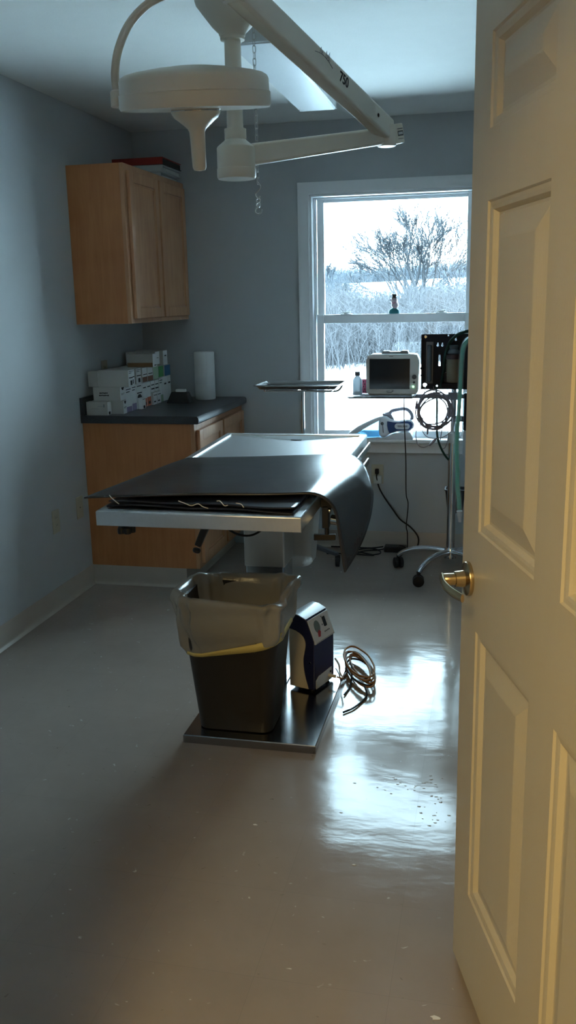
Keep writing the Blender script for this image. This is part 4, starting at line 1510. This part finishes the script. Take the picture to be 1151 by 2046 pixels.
def circ(px, py, r, n=16):
    x, z = px2(px, py)
    return [(x + r * math.cos(-2 * PI * q / n), z + r * math.sin(-2 * PI * q / n)) for q in range(n)]


def slot(px, pya, pyb, hw):
    x, za = px2(px, pya)
    _, zb = px2(px, pyb)
    return [(x - hw, za), (x + hw, za), (x + hw, zb), (x - hw, zb)]


def keyhole(px, py, r=.0062, up=.012):
    x, z = px2(px, py)
    pts = []
    for q in range(15):
        a = PI / 2 + .55 - (2 * PI - 1.1) * -q / 14
        pts.append((x + r * math.cos(a), z - .003 + r * math.sin(a)))
    pts += [(x + .0033, z + up - .003), (x + .0015, z + up), (x - .0015, z + up), (x - .0033, z + up - .003)]
    return pts


pan = plate_with_holes('back_panel', [(-.349, 1.016), (-.085, 1.016), (-.085, 1.295), (-.349, 1.295)],
                       [circ(849, 769, .0098), circ(882, 771.5, .0055), circ(873, 771, .0045), keyhole(875, 689), keyhole(884, 689), keyhole(911, 678, .0045, .013), slot(878.5, 709, 731, .0048), slot(886.8, 720, 731, .0026), slot(896, 668.5, 671.5, .0035)], PYY - .0015, PYY + .0015, 'panel_black', an)
b = MB()
for s_ in (-.347, -.085):
    b.box(s_ - .002, s_ + .002, PYY - .012, PYY + .002, 1.016, 1.295)
b.build('panel_flange', 'panel_black', an)
xs_, zs_ = px2(850.6, 673)
MB().lathe([(.0085, .002), (.0085, .005), (.006, .007)], (xs_, PYY, zs_), (0, -1, 0), n=18).build('panel_screw', 'chrome', an)
MB().box(PX - .03, PX + .03, PYY + .002, PY - .012, 1.10, 1.14).build('panel_bracket', 'panel_black', an)
fx, fz0 = px2(858, 760)
_, fz1 = px2(858, 690)
b = MB().box(fx - .018, fx + .018, PYY - .012, PYY - .0016, fz0 - .015, fz1 + .018)
b.use('tube_grey')
fm = MB().tube([(fx, PYY - .024, fz0 - .004), (fx, PYY - .024, fz0), (fx, PYY - .024, fz1), (fx, PYY - .024, fz1 + .004)], [.007, .0115, .0115, .007], 18)
b.build('flowmeter_block', 'panel_black', an)
fm.build('flowmeter_tube', 'tube_grey', an)
jx, jz0 = px2(906, 762)
_, jz1 = px2(906, 716)
jy = PYY - .042
vp = MB().lathe([(.034, jz0), (.036, jz0 + .004), (.036, jz1), (.034, jz1 + .001)], (jx, jy, 0), n=32).build('sight_jar', 'jar', an)
MB().lathe([(.0385, jz1), (.0395, jz1 + .002), (.0395, jz1 + .022), (.037, jz1 + .024)], (jx, jy, 0), n=32).build('jar_collar', 'maroon', an)
MB().lathe([(.030, jz1 + .024), (.032, jz1 + .03), (.028, jz1 + .042), (.020, jz1 + .048), (.024, jz1 + .060), (.026, jz1 + .066), (.022, jz1 + .070)], (jx, jy, 0), n=32).build('jar_valve', 'tube_grey', an)
MB().lathe([(.018, jz0 - .002), (.018, jz0 + .05), (.006, jz0 + .055), (.006, jz1)], (jx + .008, jy, 0), n=16).build('jar_wick', 'c_tan', an)
MB().box(jx - .055, jx + .050, PYY - .085, PYY - .002, jz0 - .030, jz0 - .002).build('jar_shelf', 'panel_black', an, bevel=.003)
b = MB().box(jx - .046, jx - .034, PYY - .05, PYY - .002, jz0, jz0 + .048)
b.build('jar_clamp', 'panel_black', an)
# dark green gas hose looping over the panel
hp = [at(940, 661, 4.69), at(925, 664, 4.66), at(910, 672, 4.65), at(897, 688, 4.65), at(889, 712, 4.66), at(886, 740, 4.665), at(883, 762, 4.675), at(881, 773, 4.685)]
MB().tube(bez(hp, 8), .0085, 10).build('gas_hose', 'hose_dark_green', an)
hp = [at(871, 772, 4.70), at(873, 800, 4.71), at(873, 840, 4.72), at(874, 872, 4.73), at(882, 897, 4.76), at(896, 918, 4.80), at(912, 925, 4.83)]
MB().tube(bez(hp, 8), [.0052] * 0 or .0058, 10).build('gas_hose', 'hose_dark_green', an)
b = MB()
for dz_ in (1.19, 1.06):
    b.tube([at(841.5, 736 if dz_ > 1.1 else 750, 4.70), at(845, 736 if dz_ > 1.1 else 750, 4.69)], .007 if dz_ > 1.1 else .005, 10)
b.build('gas_port', 'panel_black', an)
# absorber canister and basket
MB().lathe([(.030, .80), (.034, .805), (.034, .99), (.030, .995)], (-.098, 4.745, 0), n=28).build('canister_head', 'panel_black', an)
MB().lathe([(.031, .66), (.033, .665), (.033, .80), (.030, .801)], (-.098, 4.745, 0), n=28).build('canister', 'bottle', an)
MB().box(-.100, PX, 4.775, 4.80, .84, .87).build('canister_bracket', 'cap_grey', an)
b = MB()
lo_ = [[V((-.168 + x, 4.885 + y, z)) for x, y in rrect(hx_, hy_, .012, 4)] for hx_, hy_, z in ((.040, .036, .330), (.053, .045, .455), (.058, .050, .456), (.058, .050, .462), (.050, .043, .462), (.040, .034, .345))]
b.loft(lo_)
b.build('basket', 'basket', an, smooth=40)

# breathing hose over the top of the panel
bh = thing('breathing_hose', 'clear corrugated breathing hose with a green inner tube hanging from the anesthesia stand', 'hose', (-.14, 4.63, .35))
hp = [at(958, 760, 4.66), at(957, 715, 4.65), at(948, 686, 4.64), at(937, 679, 4.60), at(927, 692, 4.58), at(922.5, 720, 4.58), at(920, 770, 4.58), at(917, 820, 4.58), at(913.5, 865, 4.58), at(912.5, 905, 4.58), at(914.5, 940, 4.58), at(914, 970, 4.58), at(917, 1000, 4.58), at(918, 1024, 4.58)]
hs = bez(hp, 22)
k_ = len(hs)
MB().tube(hs, [.0150 + (.0009 if i % 2 else -.0009) for i in range(k_)], 16).build('corrugated_tube', 'hose_clear', bh, smooth=180)
MB().tube(hs[:-6], .0098, 12).build('inner_tube', 'hose_green', bh, smooth=180)
e0 = hs[-1]
MB().tube([e0 + V((0, 0, .008)), e0 + V((.001, 0, -.008)), e0 + V((.002, 0, -.022)), e0 + V((.003, 0, -.050))], [.0160, .0150, .0110, .0085], 16).build('end_connector', 'bottle', bh)

# coiled sensor leads
ld = thing('sensor_leads', 'coil of grey sensor leads hanging from the shelf bar before the window', 'cable', (-.30, 4.73, .80))
rnd = random.Random(5)
cc0 = at(868, 820, 4.668)
for j in range(11):
    rr_ = rnd.uniform(.074, .094)
    ox, oz = rnd.uniform(-.008, .008), rnd.uniform(-.012, .006)
    e1, e2 = rnd.uniform(.9, 1.04), rnd.uniform(.95, 1.1)
    p1, p2 = rnd.uniform(0, 6), rnd.uniform(0, 6)
    pts = []
    for q in range(20):
        th = 2 * PI * q / 20
        r2 = rr_ * (1 + .06 * math.sin(2 * th + p1) + .04 * math.sin(3 * th + p2))
        pts.append(cc0 + V((ox + r2 * e1 * math.cos(th), (j - 5) * .0045 * (1.0 + .3 * math.sin(th)), oz + r2 * e2 * math.sin(th))))
    MB().tube(bez(pts, 3, True), .0034 if j < 8 else .002, 6, closed=True).build('lead_loop', 'cable_grey', ld)
for pts, r_ in (([(835, 806), (838, 840), (848, 868), (866, 876), (888, 872), (905, 855), (906, 820), (898, 800)], .0022),
                ([(838, 838), (831, 866), (835, 888), (846, 894), (858, 889)], .0022), ([(884, 850), (881, 872), (879, 880)], .0025),
                ([(892, 845), (896, 872), (890, 893), (884, 897)], .0018), ([(852, 770), (848, 785), (852, 795)], .0022), ([(866, 772), (868, 785), (872, 795)], .0022)):
    MB().tube(bez([at(x, y, 4.655) for x, y in pts], 6), r_, 6).build('hanging_lead', 'cable_grey', ld)
b = MB()
for pa, pb, r_ in (((858, 890), (873, 875), .008), ((855.5, 850), (854, 868), .006), ((834, 800), (830, 817), .005), ((840, 800), (837, 822), .004), ((838, 800), (846, 797), .008)):
    b.tube([at(*pa, 4.652), at((pa[0] + pb[0]) / 2, (pa[1] + pb[1]) / 2, 4.652), at(*pb, 4.652)], [r_ * .7, r_, r_ * .6], 10)
b.build('lead_connectors', 'cable_grey', ld)

# patient monitor on the shelf
mo = thing('patient_monitor', 'light grey patient monitor with dark screen on the stand shelf', 'monitor', (-.488, 4.70, .9905))
MXc, MZ0 = -.4905, .9935


def mon(u, v, d):
    return V((MXc + u, 4.648 + d, MZ0 + v))


out_ = [(-.133, .014), (-.120, .002), (.118, .002), (.131, .020), (.134, .175), (.122, .203), (.10, .2065), (-.105, .2065), (-.126, .198), (-.134, .172)]
MB().prism(out_, mon, 0.004, .105).build('rear_shell', 'monitor', mo, bevel=.008, seg=3)
bez_ = MB().prism([(u * 1.01, v) for u, v in out_], mon, -.006, .010).build('bezel', 'monitor', mo, bevel=.005, seg=3)
MB().prism([(-.117, .030), (.089, .030), (.089, .183), (-.117, .183)], mon, -.0085, -.004).build('screen', 'screen_dark', mo, bevel=.001)
b = MB().lathe([(.0112, 0), (.0112, .010), (.009, .012)], mon(.112, .092, -.006), (0, -1, 0), n=20)
b.build('dial', 'cap_grey', mo)
MB().lathe([(.0062, 0), (.0062, .003)], mon(.111, .064, -.006), (0, -1, 0), n=16).build('button', 'cap_grey', mo)
MB().lathe([(.0042, 0), (.0042, .003), (.002, .004)], mon(.107, .042, -.006), (0, -1, 0), n=16).build('power_light', 'led', mo)
b = MB().tube(bez([mon(-.028, .015, -.0065), mon(-.014, .0125, -.0065), mon(.0, .016, -.0065), mon(.006, .021, -.0065), mon(-.002, .021, -.0065)], 6), .0014, 6)
b.box(MXc - .030, MXc - .012, 4.6412, 4.642, MZ0 + .0185, MZ0 + .0205)
b.build('emblem', 'cap_grey', mo)
MB().box(MXc - .016, MXc + .004, 4.6412, 4.642, MZ0 + .1935, MZ0 + .1965).build('model_print', 'monitor_grey', mo)
b = MB().prism([(-.058, .206), (.078, .206), (.078, .213), (.074, .222), (.045, .222), (.036, .217), (-.012, .217), (-.022, .221), (-.052, .221), (-.058, .212)], mon, .02, .075)
b.build('carry_handle', 'monitor_grey', mo, bevel=.002)
MB().box(MXc - .14, MXc + .10, 4.62, 4.68, .9912, .9955).build('foot_strip', 'monitor_grey', mo, bevel=.001)

# bottle and crimson carton
t = thing('plastic_bottle', 'frosted plastic bottle with a dark grey cap on the stand shelf', 'bottle', (-.672, 4.66, .9905))
MB().lathe([(.022, .9915), (.0245, .9945), (.0245, 1.062), (.023, 1.070), (.016, 1.082), (.0115, 1.086), (.011, 1.092)], (-.672, 4.66, 0), n=32).build('body', 'bottle', t, smooth=50)
MB().lathe([(.0128, 1.0905), (.0133, 1.092), (.0133, 1.109), (.012, 1.111)], (-.672, 4.66, 0), n=24).build('cap', 'cap_grey', t)
t = thing('crimson_carton', 'small crimson dotted carton between the bottle and the monitor', 'carton', (-.65, 4.76, .9905))
MB().box(-.672, -.632, 4.745, 4.785, .9905, 1.064).build('carton', 'red_cup', t, bevel=.001)
b = MB()
for q in range(5):
    for w in range(3):
        b.lathe([(.0035, 0), (.0035, .0005)], (-.666 + w * .014 + (q % 2) * .006, 4.7449, 1.0 + q * .013), (0, -1, 0), n=10)
b.build('dots', 'mark', t)

# ------------------------------------------------------------------ handheld vacuum on the window stool
VY = YB - .012
vc = thing('handheld_vacuum', 'white and blue handheld vacuum on its charging base on the window stool', 'vacuum cleaner', (-.62, VY, .6765))


def vx(cx, cy):
    """crop pixel (690..840 x 800..890, 7.673x) to stool plane"""
    p = at(690 + cx / 7.673, 800 + cy / 7.673, VY)
    return p.x, p.z


def vpoly(pts, smooth_=0):
    return [vx(*p) for p in pts]


VP = lambda u, v, d: V((u, VY + d, v))
body = vpoly([(525, 290), (560, 232), (640, 228), (690, 262), (740, 290), (830, 300), (960, 280), (1030, 295), (1068, 350), (1055, 410), (1000, 455), (900, 462), (800, 470), (700, 500), (620, 545), (545, 545), (528, 500), (520, 400)])
MB().prism(body, VP, -.042, .042).build('motor_body', 'vac_white', vc, bevel=.012, seg=4)
side = vpoly([(655, 305), (740, 318), (830, 322), (960, 302), (1020, 318), (1042, 355), (1030, 405), (985, 440), (890, 438), (790, 452), (690, 490), (668, 440), (655, 370)])
MB().prism(side, VP, -.046, -.040).build('side_panel', 'vac_blue', vc, bevel=.001)
c0_, c1_ = vx(885, 380), vx(1000, 425)
hw, hh = abs(c1_[0] - c0_[0]), abs(c1_[1] - c0_[1])
MB().prism([(c0_[0] + u, c0_[1] + v) for u, v in rrect(hw, hh, hh * .98, 8)], VP, -.0475, -.0455).build('badge', 'vac_white', vc)
b = MB()
for px_, w_ in ((812, 70), (890, 75)):
    a_, z_ = vx(px_, 378)
    a2_, _ = vx(px_ + w_, 378)
    b.box(a_, a2_, VY - .0481, VY - .0475, z_ - .0015, z_ + .0022)
a_, z_ = vx(820, 398)
a2_, _ = vx(960, 398)
b.box(a_, a2_, VY - .0481, VY - .0475, z_ - .0006, z_ + .0006)
b.build('badge_print', 'mark', vc)
sx_, sz_ = vx(580, 340)
b = MB().lathe([(.0095, 0), (.0095, .004), (.006, .006)], (sx_, VY - .041, sz_), (0, -1, 0), n=20)
_, sz2 = vx(580, 480)
sx3, _ = vx(597, 480)
b.bar((sx_ + .001, VY - .0425, sz_), (sx3, VY - .0425, sz2), .004, .002, up=(0, 1, 0))
b.build('release_button', 'cap_grey', vc)
bowl = vpoly([(180, 497), (300, 432), (440, 348), (522, 305), (516, 400), (522, 500), (540, 545), (330, 545), (320, 520), (250, 500)])
MB().prism(bowl, VP, -.036, .036).build('dust_bowl', 'vac_clear', vc, bevel=.006, seg=3)
arm = vpoly([(55, 497), (130, 440), (220, 378), (340, 318), (470, 258), (560, 232), (528, 300), (440, 345), (300, 425), (180, 497)])
MB().prism(arm, VP, -.038, .038).build('nozzle', 'vac_white', vc, bevel=.004)
hpts = [vx(*p) for p in ((590, 205), (680, 190), (720, 160), (800, 140), (890, 128), (950, 140), (1000, 185), (1025, 240), (1020, 290))]
hb = bez([V((x, VY, z)) for x, z in hpts], 6)
loops = []
for i, p in enumerate(hb):
    tg = (hb[min(i + 1, len(hb) - 1)] - hb[max(i - 1, 0)]).normalized()
    nn = V((tg.z, 0, -tg.x))
    f = i / (len(hb) - 1)
    hw_ = .011 if f > .15 else .011 * (.5 + f / .3)
    loops.append([p + nn * (hw_ * math.cos(a)) + V((0, .017 * math.sin(a), 0)) for a in [2 * PI * q / 14 for q in range(14)]])
MB().loft(loops).build('handle', 'vac_grey', vc, smooth=50)
grip = vpoly([(570, 205), (590, 190), (640, 200), (700, 195), (725, 225), (760, 290), (690, 265), (640, 230), (580, 225)])
MB().prism(grip, VP, -.03, .03).build('handle_root', 'vac_grey', vc, bevel=.004)
base = vpoly([(322, 560), (520, 545), (565, 556), (640, 545), (740, 500), (850, 478), (960, 462), (1010, 480), (1040, 540), (1050, 596), (322, 596)])
zb_ = .6768
base = [(u, max(v, zb_)) for u, v in base]
MB().prism(base, VP, -.05, .05).build('charging_base', 'vac_white', vc, bevel=.004)

# ------------------------------------------------------------------ cords by the wall
pc = thing('mains_cable', 'black power cord from the outlet below the window to the adapter on the floor', 'cord', (-.60, 5.23, 0))
p0 = V((-.641, YB - .007, .478))
MB().box(-.652, -.630, YB - .030, YB - .0072, .462, .492).build('plug', 'cable_black', pc, bevel=.004)
pts = [V((-.641, YB - .026, .465)), V((-.641, YB - .03, .44)), at(758, 975, YB - .02), at(769, 995, YB - .015), at(785, 1018, YB - .012), at(800, 1038, YB - .012), at(820, 1053, YB - .014), at(834, 1070, YB - .02), at(836, 1085, YB - .03)]
e_ = V((-.455, 5.205, .014))
MB().tube(bez(pts + [V((-.410, 5.215, .012)), e_], 8), .0046, 8).build('cord', 'cable_black', pc)
pb = thing('power_adapter', 'black power adapter brick lying on the floor under the window', 'power adapter', (-.525, 5.20, 0))
MB().box(-.590, -.458, 5.170, 5.236, .0005, .036).build('brick', 'black_plastic', pb, bevel=.006)
lead = bez([(-.59, 5.20, .015), (-.63, 5.20, .006), (-.70, 5.17, .006), (-.74, 5.11, .006), (-.68, 5.08, .006), (-.61, 5.12, .006), (-.62, 5.17, .012), (-.69, 5.20, .014), (-.76, 5.16, .006), (-.70, 5.10, .012), (-.64, 5.08, .006), (-.78, 5.09, .006), (-.92, 5.08, .006)], 8)
MB().tube(lead, .0042, 8).build('lead', 'cable_black', pb)
MB().tube(bez([(-.60, 5.225, .02), (-.68, 5.235, .006), (-.80, 5.238, .006), (-.92, 5.236, .006)], 6), .0046, 8).build('lead', 'cable_black', pb)
mc = thing('monitor_cord', 'thin black cord dropping from the patient monitor to the floor', 'cord', (-.44, 4.9, 0))
pts = [V((-.452, 4.80, 1.02)), V((-.450, 4.868, .99)), at(807.5, 830, 4.875), at(809, 870, 4.88), at(811, 920, 4.90), at(811.5, 985, 4.93), at(815.5, 1008, 4.95), at(812, 1050, 5.02), at(814, 1066, 5.06)]
q_ = onz(819, 1090, .004)
MB().tube(bez(pts + [V((q_.x, min(q_.y, 5.15), .02)), V((q_.x - .01, 5.16, .03)), V((-.47, 5.175, .040)), V((-.50, 5.19, .041))], 8), .0030, 8).build('cord', 'cable_black', mc)

# ------------------------------------------------------------------ marks on the floor
wd = MB()
rnd = random.Random(21)
for (cx, cy, n_) in ((790, 1555, 6), (860, 1562, 9), (825, 1570, 6), (870, 1600, 8), (885, 1640, 8), (765, 1575, 3), (845, 1625, 4), (690, 1620, 1), (725, 1565, 1)):
    for q in range(n_):
        p = onz(cx + rnd.gauss(0, 13), cy + rnd.gauss(0, 7), 0)
        r_ = rnd.uniform(.0018, .0055)
        wd.lathe([(r_, .0002), (r_ * .8, .0007), (r_ * .4, .0011), (0, .0012)], p, n=10, sy=rnd.uniform(.5, 1))
tag(wd.build('water_drops', 'water'), 'scattered water drops on the shiny floor in the window reflection', 'water drops', kind='stuff')
for i, (px_, py_, s_) in enumerate(((871, 2034, .010), (510, 1648, .006), (707, 1728, .005))):
    p = onz(px_, py_, .0006)
    k = [(s_ * (1 + .3 * math.sin(5 * a + i)) * math.cos(a), s_ * .55 * (1 + .3 * math.cos(3 * a + i)) * math.sin(a)) for a in [2 * PI * q / 9 for q in range(9)]]
    o = MB().prism(k, lambda u, v, d: p + V((u, v, d)), 0, .0008).build('paper_scrap', 'thread')
    tag(o, ('pale paper scrap on the floor beside the foot of the open door', 'pale paper scrap on the floor in front of the steel base plate', 'tiny T-shaped pale scrap on the floor between door and base plate')[i], 'scrap', 'scraps on the floor')

# ------------------------------------------------------------------ outdoors
def hgt(x, y):
    pr = [(5.4, -.55), (24, -.50), (30, -.2), (45, -.6), (100, -1.4), (140, -1.0), (200, 1.2), (300, 5.6), (420, 7.0)]
    for (ya, za), (yb, zb) in zip(pr, pr[1:]):
        if y <= yb:
            f = (y - ya) / (yb - ya)
            f = f * f * (3 - 2 * f)
            z = za + (zb - za) * f
            break
    else:
        z = 7.0
    z += .10 * math.sin(x * .9 + y * .35) * min(1, max(0, (y - 8) / 15)) * (1 if y < 60 else 2)
    if y > 150:
        z += (y - 150) / 150 * (1.2 * math.sin(x * .035 + 1.4) - x * .008)
    return z


def gpt(u, v):
    y = 5.45 * (420 / 5.45) ** u
    x = -y * .16 + (v - .5) * (10 + y * 1.3)
    return V((x, y, hgt(x, y)))


struct(MB().grid(gpt, 110, 60).build('ground', 'snow', smooth=180), 'snow-covered ground rising to a hill outside the window', 'snowy ground')


def grow(m, p, d, r, L, depth, rg, nseg=3, sides=5, spread=.5, rmin=.004, upb=.10):
    pts = [V(p)]
    dd = V(d).normalized()
    rs = [r]
    for i in range(nseg):
        dd = (dd + V((rg.gauss(0, .10), rg.gauss(0, .10), rg.gauss(0, .05) + upb * .3))).normalized()
        pts.append(pts[-1] + dd * L / nseg)
        rs.append(max(rmin, r * (1 - .35 * (i + 1) / nseg)))
    m.tube(pts, rs, sides if depth > 1 else 3, caps=False)
    if depth == 0:
        return
    n_ = 2 if rg.random() < .45 else 3
    for k in range(n_):
        a = rg.uniform(0, 2 * PI)
        ax_ = dd.orthogonal().normalized()
        bx_ = dd.cross(ax_)
        sp_ = spread * rg.uniform(.6, 1.25)
        nd = (dd * math.cos(sp_) + (ax_ * math.cos(a) + bx_ * math.sin(a)) * math.sin(sp_) + V((0, 0, upb))).normalized()
        q = pts[-1] if k < 2 else pts[-2]
        grow(m, q, nd, rs[-1] * (.78 if k == 0 else .6), L * rg.uniform(.66, .86), depth - 1, rg, nseg, sides, spread, rmin, upb)


# the big spreading tree
rg = random.Random(40)
TY = 100.0
bp = at(826, 640, TY)
bp.z = hgt(bp.x, TY) - .3
tr = thing('bare_tree', 'large bare spreading tree standing beyond the brush outside the window', 'tree', bp)
tk, br_ = MB(), MB()
s0 = bp
for (lx, lean, hh, r_) in ((-.3, -.20, 3.4, .32), (.15, .02, 4.0, .38), (.75, .14, 3.6, .30), (-.9, -.42, 3.0, .22), (1.2, .34, 3.2, .22)):
    p0 = s0 + V((lx * .6, rg.uniform(-.3, .3), 0))
    p1 = p0 + V((lean * hh, rg.uniform(-.4, .4), hh))
    tk.tube(bez([p0, p0.lerp(p1, .5) + V((rg.uniform(-.1, .1), 0, 0)), p1], 4), [r_ * (1 - .03 * i) for i in range(9)], 8)
    for k in range(4):
        a_ = lean * 1.35 + (k - 1.5) * .34 + rg.uniform(-.08, .08)
        nd = V((math.sin(a_), rg.uniform(-.45, .45), math.cos(a_)))
        st = p1 if k in (1, 2) else p0.lerp(p1, .72)
        grow(br_, st, nd, r_ * .50, 2.35 * rg.uniform(.9, 1.15), 5, rg, 3, 4, .40, .034, .03)
tk.build('trunk', 'bark', tr)
br_.build('branches', 'bark', tr, normals=False)

# slimmer bare trees
for i, (px_, py_, Y_, L_, lab) in enumerate(((912, 640, 85, 1.25, 'slim bare tree at the edge of the window behind the open door'), (700, 640, 82, .95, 'small bare tree before the snowy hillside, between evergreen and big tree'), (655, 600, 104, 1.6, 'bare tree at the window edge above the evergreen'))):
    p = at(px_, py_, Y_)
    p.z = hgt(p.x, Y_) - .1
    t = thing('bare_tree', lab, 'tree', p, 'slim bare trees outside')
    tk, b2_ = MB(), MB()
    tk.tube([p, p + V((.05, 0, L_ * .8)), p + V((0, 0, L_ * 1.6))], [.07 * L_, .06 * L_, .05 * L_], 6)
    for k in range(4):
        a_ = (k - 1.5) * .3
        grow(b2_, p + V((0, 0, L_ * (1.0 + .2 * k))), V((math.sin(a_), rg.uniform(-.4, .4), math.cos(a_))), .04 * L_, L_ * .9, 4, rg, 3, 4, .42, .024 * max(1, Y_ / 80), .08)
    tk.build('trunk', 'bark_hazed', t)
    b2_.build('branches', 'bark_hazed', t, normals=False)

# evergreen
Y_ = 84
p = at(690, 612, Y_)
p.z = hgt(p.x, Y_)
ev = thing('evergreen_tree', 'dark evergreen tree standing left of the snowy field outside', 'tree', p)
MB().tube([p, p + V((0, 0, 2.6))], [.12, .03], 8).build('trunk', 'bark', ev)
m = MB()
rg = random.Random(9)
topz = at(690, 563, Y_).z
H_ = topz - p.z
for q in range(420):
    f = rg.random() ** .8
    zc = p.z + .25 + f * (H_ - .3)
    rad = (1 - f) ** .8 * 1.15 + .05
    a = rg.uniform(0, 2 * PI)
    d_ = V((math.cos(a), math.sin(a), -.25))
    l_ = rad * rg.uniform(.7, 1.1)
    m.tube([V((p.x, p.y, zc)), V((p.x, p.y, zc)) + d_ * l_ * .6, V((p.x, p.y, zc)) + d_ * l_ + V((0, 0, .08))], [.03, .09, .01], 4)
m.build('needles', 'needle', ev, normals=False)


def thicket(name, label, Y0, Y1, n_, hlo, hhi, r_, m_, seed, xpad=1.0, cat='brush', hf=None, tw=(4, 8)):
    rg = random.Random(seed)
    m = MB()
    for q in range(n_):
        y = rg.uniform(Y0, Y1)
        xa = at(590, 700, y).x - xpad
        xb = at(980, 700, y).x + xpad
        x = rg.uniform(xa, xb)
        h_ = rg.uniform(hlo, hhi) * (hf(x / y) if hf else 1) * rg.uniform(.7, 1.1)
        p = V((x, y, hgt(x, y) - .05))
        le = V((rg.gauss(0, .22), rg.gauss(0, .22), 1))
        rr_ = r_ * rg.uniform(.6, 1.4)
        tip = p + le * h_
        md = p + le * h_ * .5 + V((rg.gauss(0, .07) * h_, rg.gauss(0, .07) * h_, 0))
        m.tube([p, md, tip], [rr_, rr_ * .7, rr_ * .3], 3, caps=False)
        for k in range(rg.randint(*tw)):
            f = rg.uniform(.2, .95)
            b0 = p.lerp(md, f * 2) if f < .5 else md.lerp(tip, f * 2 - 1)
            l_ = h_ * rg.uniform(.12, .32)
            m.tube([b0, b0 + V((rg.gauss(0, .8), rg.gauss(0, .8), .7)).normalized() * l_], [rr_ * .55, rr_ * .25], 3, caps=False)
    o = m.build(name, m_, None, smooth=180, normals=False)
    return tag(o, label, cat, kind='stuff')


thicket('brush', 'tangle of bare brush at the edge of the snow outside the lower window', 25.5, 38, 8500, .9, 2.25, .009, 'brush', 1)
thicket('brush', 'second belt of bare brush behind the first, below the big tree', 48, 75, 5000, 1.0, 2.6, .018, 'brush', 2)
thicket('woodland', 'bare woodland along the foot of the hill outside', 112, 150, 2200, 3.0, 7.4, .055, 'bark_hazed', 3, hf=lambda s: 1.0 if s < -.156 else (.75 if s > -.088 else .28))
thicket('woodland', 'distant bare woodland along the hill crest on the horizon', 300, 380, 2600, 3.6, 6.2, .17, 'bark_hazed', 4, xpad=6)

# ------------------------------------------------------------------ light
w = bpy.data.worlds.new('sky')
SC.world = w
w.use_nodes = True
bg = w.node_tree.nodes['Background']
bg.inputs['Color'].default_value = (0.62, 0.87, 1.0, 1)
# overcast sky: brightest overhead, a third of that at the horizon
SKY = 9.5
nt = w.node_tree
tc = nt.nodes.new('ShaderNodeTexCoord')
sp = nt.nodes.new('ShaderNodeSeparateXYZ')
nt.links.new(tc.outputs['Generated'], sp.inputs['Vector'])
mr = nt.nodes.new('ShaderNodeMapRange')
mr.inputs['From Min'].default_value = 0.0
mr.inputs['From Max'].default_value = 1.0
mr.inputs['To Min'].default_value = SKY / 3
mr.inputs['To Max'].default_value = SKY
nt.links.new(sp.outputs['Z'], mr.inputs['Value'])
nt.links.new(mr.outputs['Result'], bg.inputs['Strength'])
try:
    w.cycles.sampling_method = 'MANUAL'
    w.cycles.sample_map_resolution = 64
except Exception:
    pass
pl = bpy.data.lights.new('window_portal', 'AREA')
pl.shape = 'RECTANGLE'
pl.size, pl.size_y = .95, 1.42
pl.cycles.is_portal = True
po = bpy.data.objects.new('window_portal', pl)
COL.objects.link(po)
po.location = ((HOLE[0] + HOLE[1]) / 2, YB + .145, (HOLE[2] + HOLE[3]) / 2)
po.rotation_euler = (-PI / 2, 0, 0)

# corridor ceiling lamp (behind the photographer)
hl = bpy.data.lights.new('corridor_lamp', 'AREA')
hl.shape = 'RECTANGLE'
hl.size, hl.size_y = .5, 1.1
hl.energy = 9.2
hl.color = (1.0, .75, .34)
ho = bpy.data.objects.new('corridor_lamp', hl)
COL.objects.link(ho)
ho.location = (-.50, -.60, 2.40)

hl2 = bpy.data.lights.new('corridor_fill_rear', 'AREA')  # unseen fill light, added to brighten the corridor that the steel reflects
hl2.shape = 'RECTANGLE'
hl2.size, hl2.size_y = .5, 1.1
hl2.energy = 3.0
hl2.color = (1.0, .75, .34)
ho2 = bpy.data.objects.new('corridor_fill_rear', hl2)
COL.objects.link(ho2)
ho2.location = (-.45, -2.0, 2.40)

SC.view_settings.view_transform = 'Standard'
SC.view_settings.look = 'None'
SC.view_settings.exposure = 2.2
SC.view_settings.gamma = 1.0
SC.view_settings.use_curve_mapping = False
SC.cycles.max_bounces = 10
SC.cycles.diffuse_bounces = 6
SC.cycles.glossy_bounces = 5
SC.cycles.transparent_max_bounces = 24
SC.cycles.sample_clamp_indirect = 8.0
SC.cycles.caustics_reflective = False
SC.cycles.use_denoising = True
